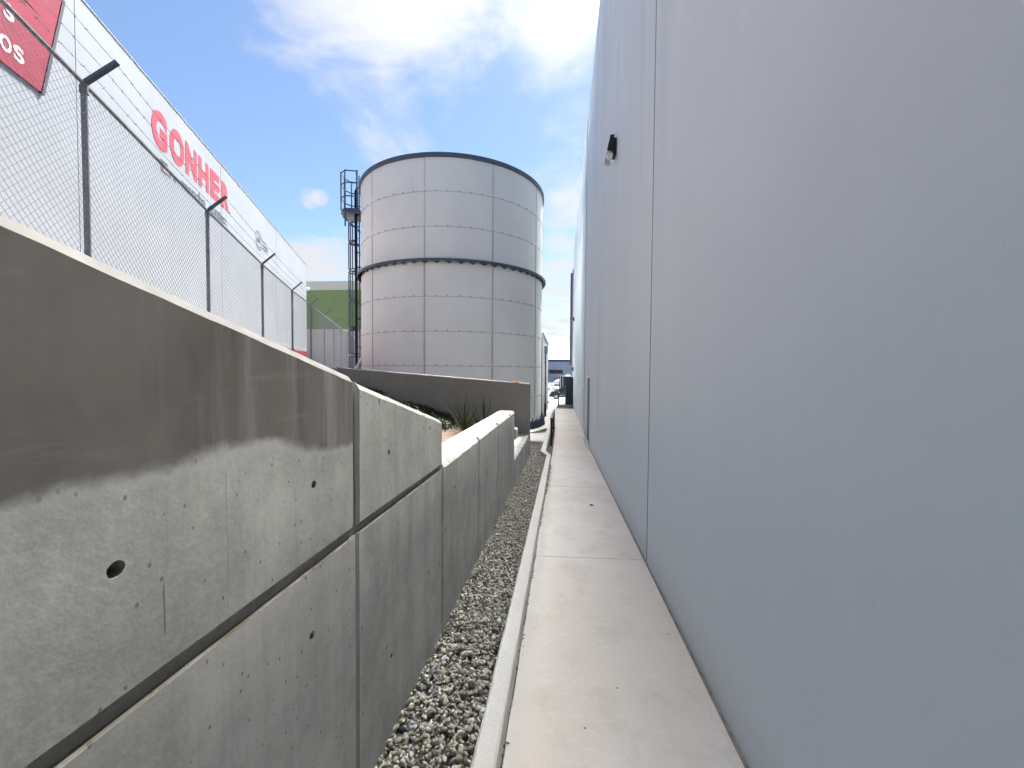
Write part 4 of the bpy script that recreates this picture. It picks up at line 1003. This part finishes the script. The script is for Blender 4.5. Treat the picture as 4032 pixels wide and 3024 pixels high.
for x, w, z, lb in ((-2.08,.22,1.75,'slim white gate pillar next to the wider one in the car park'),(-1.62,.5,1.7,'wide white gate pillar in the car park')):
    m = MB(); m.bbox((x-w/2,74,zg(74)),(x+w/2,74.4,zg(74)+z),.02); m.box((x-w/2-.03,73.97,zg(74)+z),(x+w/2+.03,74.43,zg(74)+z+.06)); tag(m.build('gate_pillar','white'), lb, 'pillar')
ct_ = thing('shipping_container','dark navy shipping container with white door bars in the car park','container',(1,66,zg(66)))
Rc = Matrix.Translation((-.42,66,zg(66))) @ Matrix.Rotation(R(20),4,'Z')
def put(o): o.data.transform(Rc); return o
m = MB(); m.box((0,-2.44,.12),(6.1,0,2.95)); put(m.build('body','navy',ct_))
m = MB()
for k in range(24): m.prism([(.1+.25*k,-2.44),(.16+.25*k,-2.475),(.24+.25*k,-2.475),(.3+.25*k,-2.44)],2,.25,2.8)
put(m.build('corrugated_side','navyband',ct_))
for y in (-.7,-1.8): m = MB(); m.tube([(-.05,y,.2),(-.05,y,2.9)],.035,6); put(m.build('door_bar','white',ct_))
m = MB(); m.box((-.06,-2.5,2.951),(6.16,.05,3.05)); put(m.build('roof_edge','greyp',ct_))
cn = thing('canopy_tent','white peaked canopy tent in the far car park','tent',(1.4,90,zg(90)))
m = MB(); cx, cy = 1.35, 90; m.add([(cx-3,cy-3,-2.15),(cx+3,cy-3,-2.15),(cx+3,cy+3,-2.15),(cx-3,cy+3,-2.15),(cx,cy,-.55)], [(0,1,4),(1,2,4),(2,3,4),(3,0,4)]); m.build('canopy','canvas',cn)
m = MB(); m.box((cx-3,cy-3.0,-2.33),(cx+3,cy-2.97,-2.151)); m.box((cx-3,cy-2.96,-2.33),(cx-2.97,cy+3,-2.151)); m.build('valance','greyp',cn)
for x_ in (-2.95,2.95):
    for y_ in (-2.95,2.95): m = MB(); m.tube([(cx+x_,cy+y_,zg(90)),(cx+x_,cy+y_,-2.15)],.04,6); m.build('leg','galv',cn)
m = MB(); m.box((-30,112,-4.3),(14,112.2,-2.9)); tag(m.build('boundary_wall','greywall'),'low grey boundary wall behind the parked cars','wall')

# ------------------------------------------------------------------ planting
def leaf_blade(m, base_, dir_, L, w, bend=.1, seg=3, thick=True):
    d = Vector(dir_).normalized(); side = d.cross(Vector((0,0,1)))
    if side.length < .05: side = Vector((1,0,0))
    side.normalize(); nrm = side.cross(d).normalized(); P = []
    for i in range(seg+1):
        f = i/seg; c_ = Vector(base_) + d*L*f - Vector((0,0,1))*bend*L*f*f; ww = w*(1-f**1.6)*(.75+.5*f if f < .4 else 1)
        P += [c_-side*ww/2+nrm*ww*.12, c_-nrm*ww*.15, c_+side*ww/2+nrm*ww*.12]
    m.add(P, [(i*3+k,i*3+k+1,i*3+k+4,i*3+k+3) for i in range(seg) for k in (0,1)])
def spiky(x, y, n, L, label, az=(0,360), lo=30):
    z = tz(x,y); T = thing('spiky_plant', label, 'plant', (x,y,z), 'stiff-leaved plants in the planter')
    for i in range(n):
        a = R(az[0]+(az[1]-az[0])*(i/n)+rng.uniform(-8,8)); e = R(rng.uniform(lo,86)); l = L*rng.uniform(.72,1.08)
        m = MB(); leaf_blade(m, (x+rng.normal(0,.03),y+rng.normal(0,.03),z), (math.cos(a)*math.cos(e),math.sin(a)*math.cos(e),math.sin(e)), l, rng.uniform(.03,.042), rng.uniform(-.02,.03), 4)
        m.build('leaf','yucca',T,recalc=False)
spiky(-2.02, 8.45, 40, .92, 'spiky stiff-leaved plant in the planter, the left one nearer the groundcover')
spiky(-1.66, 8.62, 30, .90, 'spiky stiff-leaved plant in the planter, the right one partly behind the low wall')
m = MB()
def tuft(x, y, n, s):
    z = tz(x,y)
    for _ in range(n):
        a, e = rng.uniform(0,6.28), rng.uniform(.15,1.4); leaf_blade(m, (x+rng.normal(0,s*.7),y+rng.normal(0,s*.7),z+rng.uniform(0,s*.6)), (math.cos(a)*math.cos(e),math.sin(a)*math.cos(e),math.sin(e)), rng.uniform(.5,1.1)*s, s*.3, .12, 2)
for _ in range(2600):
    y = 9.18 - 4.6*rng.beta(.9,2.6); x = rng.uniform(-5.9, -2.4)
    d = rng.uniform()
    if mnoise.noise((x*1.6,y*1.6,4)) < -.30: continue
    tuft(x, y, 11, rng.uniform(.05,.12))
tag(m.build('ground_cover','cover',recalc=False), 'dark green succulent ground cover on the slope below the brown wall', 'ground cover', kind='stuff')
for i, (x, y, s, lb) in enumerate([(-1.52,7.9,.10,'yellow-green leafy seedling at the foot of the spiky plants'),(-1.42,7.2,.08,'small pale leafy plant on bare soil near the low wall edge'),(-1.30,6.6,.07,'low yellowish plant on soil closest to the low wall')]):
    m = MB(); tuft(x,y,70,s*1.25); tag(m.build('small_plant','lush',recalc=False), lb, 'plant', 'small plants on the bare soil')
for i, (x, y, lb) in enumerate([(-8.0,14.4,'small scrubby bush at the foot of the tank ladder'),(-7.6,13.6,'low dry bush left of the tank, just over the brown wall')]):
    zb = -2.14; m = MB()
    for _ in range(420):
        p = Vector(rng.normal(size=3)); p = p.normalized()*rng.uniform(.3,1); 
        leaf_blade(m, (x+p.x*.45,y+p.y*.45,zb+1.3+p.z*1.0), rng.normal(size=3), .14, .05, .1, 2)
    T = thing('bush', lb, 'bush', (x,y,zb)); m.build('foliage','treeleaf',T,recalc=False)
    m = MB()
    for _ in range(7): m.tube([(x,y,zb),(x+rng.normal(0,.2),y+rng.normal(0,.2),zb+rng.uniform(.9,1.9))],[.02,.006],5)
    m.build('stem','bark',T)
def tree(x, y, h, cr, label, name='tree', nl=2600):
    z = zg(y); T = thing(name, label, 'tree', (x,y,z)); m = MB(); m.tube([(x,y,z),(x+.1,y,z+h*.3),(x-.05,y,z+h*.62)],[.16,.12,.05],8)
    ends = []
    for k in range(9):
        a = k*2.4; e = Vector((x+math.cos(a)*cr*rng.uniform(.4,.8), y+math.sin(a)*cr*rng.uniform(.4,.8), z+h*rng.uniform(.5,.92))); m.tube([(x,y,z+h*rng.uniform(.3,.5)), (x+math.cos(a)*cr*.3,y+math.sin(a)*cr*.3,z+h*.58), e],[.06,.04,.012],5); ends.append(e)
    m.build('trunk','bark',T); m = MB(); ends.append(Vector((x,y,z+h*.9)))
    for _ in range(nl):
        c_ = ends[rng.integers(len(ends))]; p = c_ + Vector(rng.normal(size=3))*cr*.26
        leaf_blade(m, p, rng.normal(size=3), .26, .12, .1, 2)
    m.build('crown','treeleaf',T,recalc=False)
tree(-4.9, 112, 5.6, 1.3, 'slender dark green tree in front of the distant grey-blue building')
# palm whose frond tips reach into the top left corner
pm = thing('palm_tree','palm tree by the white building with drooping dry frond tips at the top left corner','tree',(-8.2,2.2,.3))
pb = Vector((-8.2,2.2,.3)); m = MB(); m.tube([pb, pb+Vector((.05,.1,3)), pb+Vector((0,.1,6.3))],[.17,.14,.12],10); m.build('trunk','bark',pm)
topp = pb + Vector((0,.1,6.3))
tgt = Vector((-6.00,3.97,4.06))
for k in range(10):
    a = 1.9 + k*.33; out = (tgt-topp) if k == 0 else Vector((math.cos(a),math.sin(a),0))*rng.uniform(1.4,1.9)
    out.z = 0; m = MB(); L = out.length; d = out.normalized(); pts = []
    for i in range(9):
        f = i/8; pts.append(topp + d*L*f + Vector((0,0,(.95*f - 1.45*f*f) if k else (tgt.z-topp.z)*f + .8*f*(1-f))))
    m.tube(pts,[.02*(1-f/9)+.004 for f in range(9)],5); side = d.cross(Vector((0,0,1)))
    for i in range(1,9):
        for j in range(5):
            f = (i-1+j/5)/8; p = pts[i-1].lerp(pts[i], j/5)
            for s_ in (-1,1): leaf_blade(m, p, (side*s_*.7+d*.8+Vector((0,0,-.25))), .42*(1-.55*f), .028, .25, 2)
    m.build('frond','palm',pm,recalc=False)

# ------------------------------------------------------------------ small loose things
m = MB(); m.bbox((-1.6,8.38,-1.42),(-.925,8.62,-1.20),.02); tag(m.build('concrete_block','conc'),'small concrete stub half hidden behind the end of the low wall','block')
m = MB(); m.bbox((-1.10,9.20,-.262),(-.98,9.30,-.238),.006); tag(m.build('orange_strap','orange'),'little orange scrap lying on top of the brown wall','scrap')
m = MB(); lx, ly = .42, 5.55; lz = pz(ly)+.012
m.add([(lx-.035,ly-.008,lz),(lx-.015,ly+.014,lz+.012),(lx+.012,ly+.012,lz+.008),(lx+.04,ly+.002,lz-.004),(lx+.012,ly-.014,lz+.004),(lx-.012,ly-.016,lz+.014),(lx,ly,lz-.004)], [(0,1,6),(1,2,6),(2,3,6),(3,4,6),(4,5,6),(5,0,6)])
tag(m.build('dry_leaf','leafbrown',recalc=False),'curled brown dry leaf lying on the pale footpath','leaf')
lp0, lp1 = Vector((-7.35,13.4,-.1)), Vector((-7.7,15.8,.62))
m = MB(); m.tube([(-8.0,13.3,-1.42),(-7.33,14.35,.62)],.035,8); tag(m.build('white_pole','white'),'slanted white pole leaning beside the foot of the tank ladder','pole')

m = MB(); m.prism([(34.0,zg(34)+.08),(34.14,zg(34)+.2),(34.3,zg(34)+.2),(34.44,zg(34)+.08)], 0, -1.62, -1.05); tag(m.build('wheel_stop','tyre'), 'black rubber wheel stop on the bright paving past the low grey building', 'wheel stop')
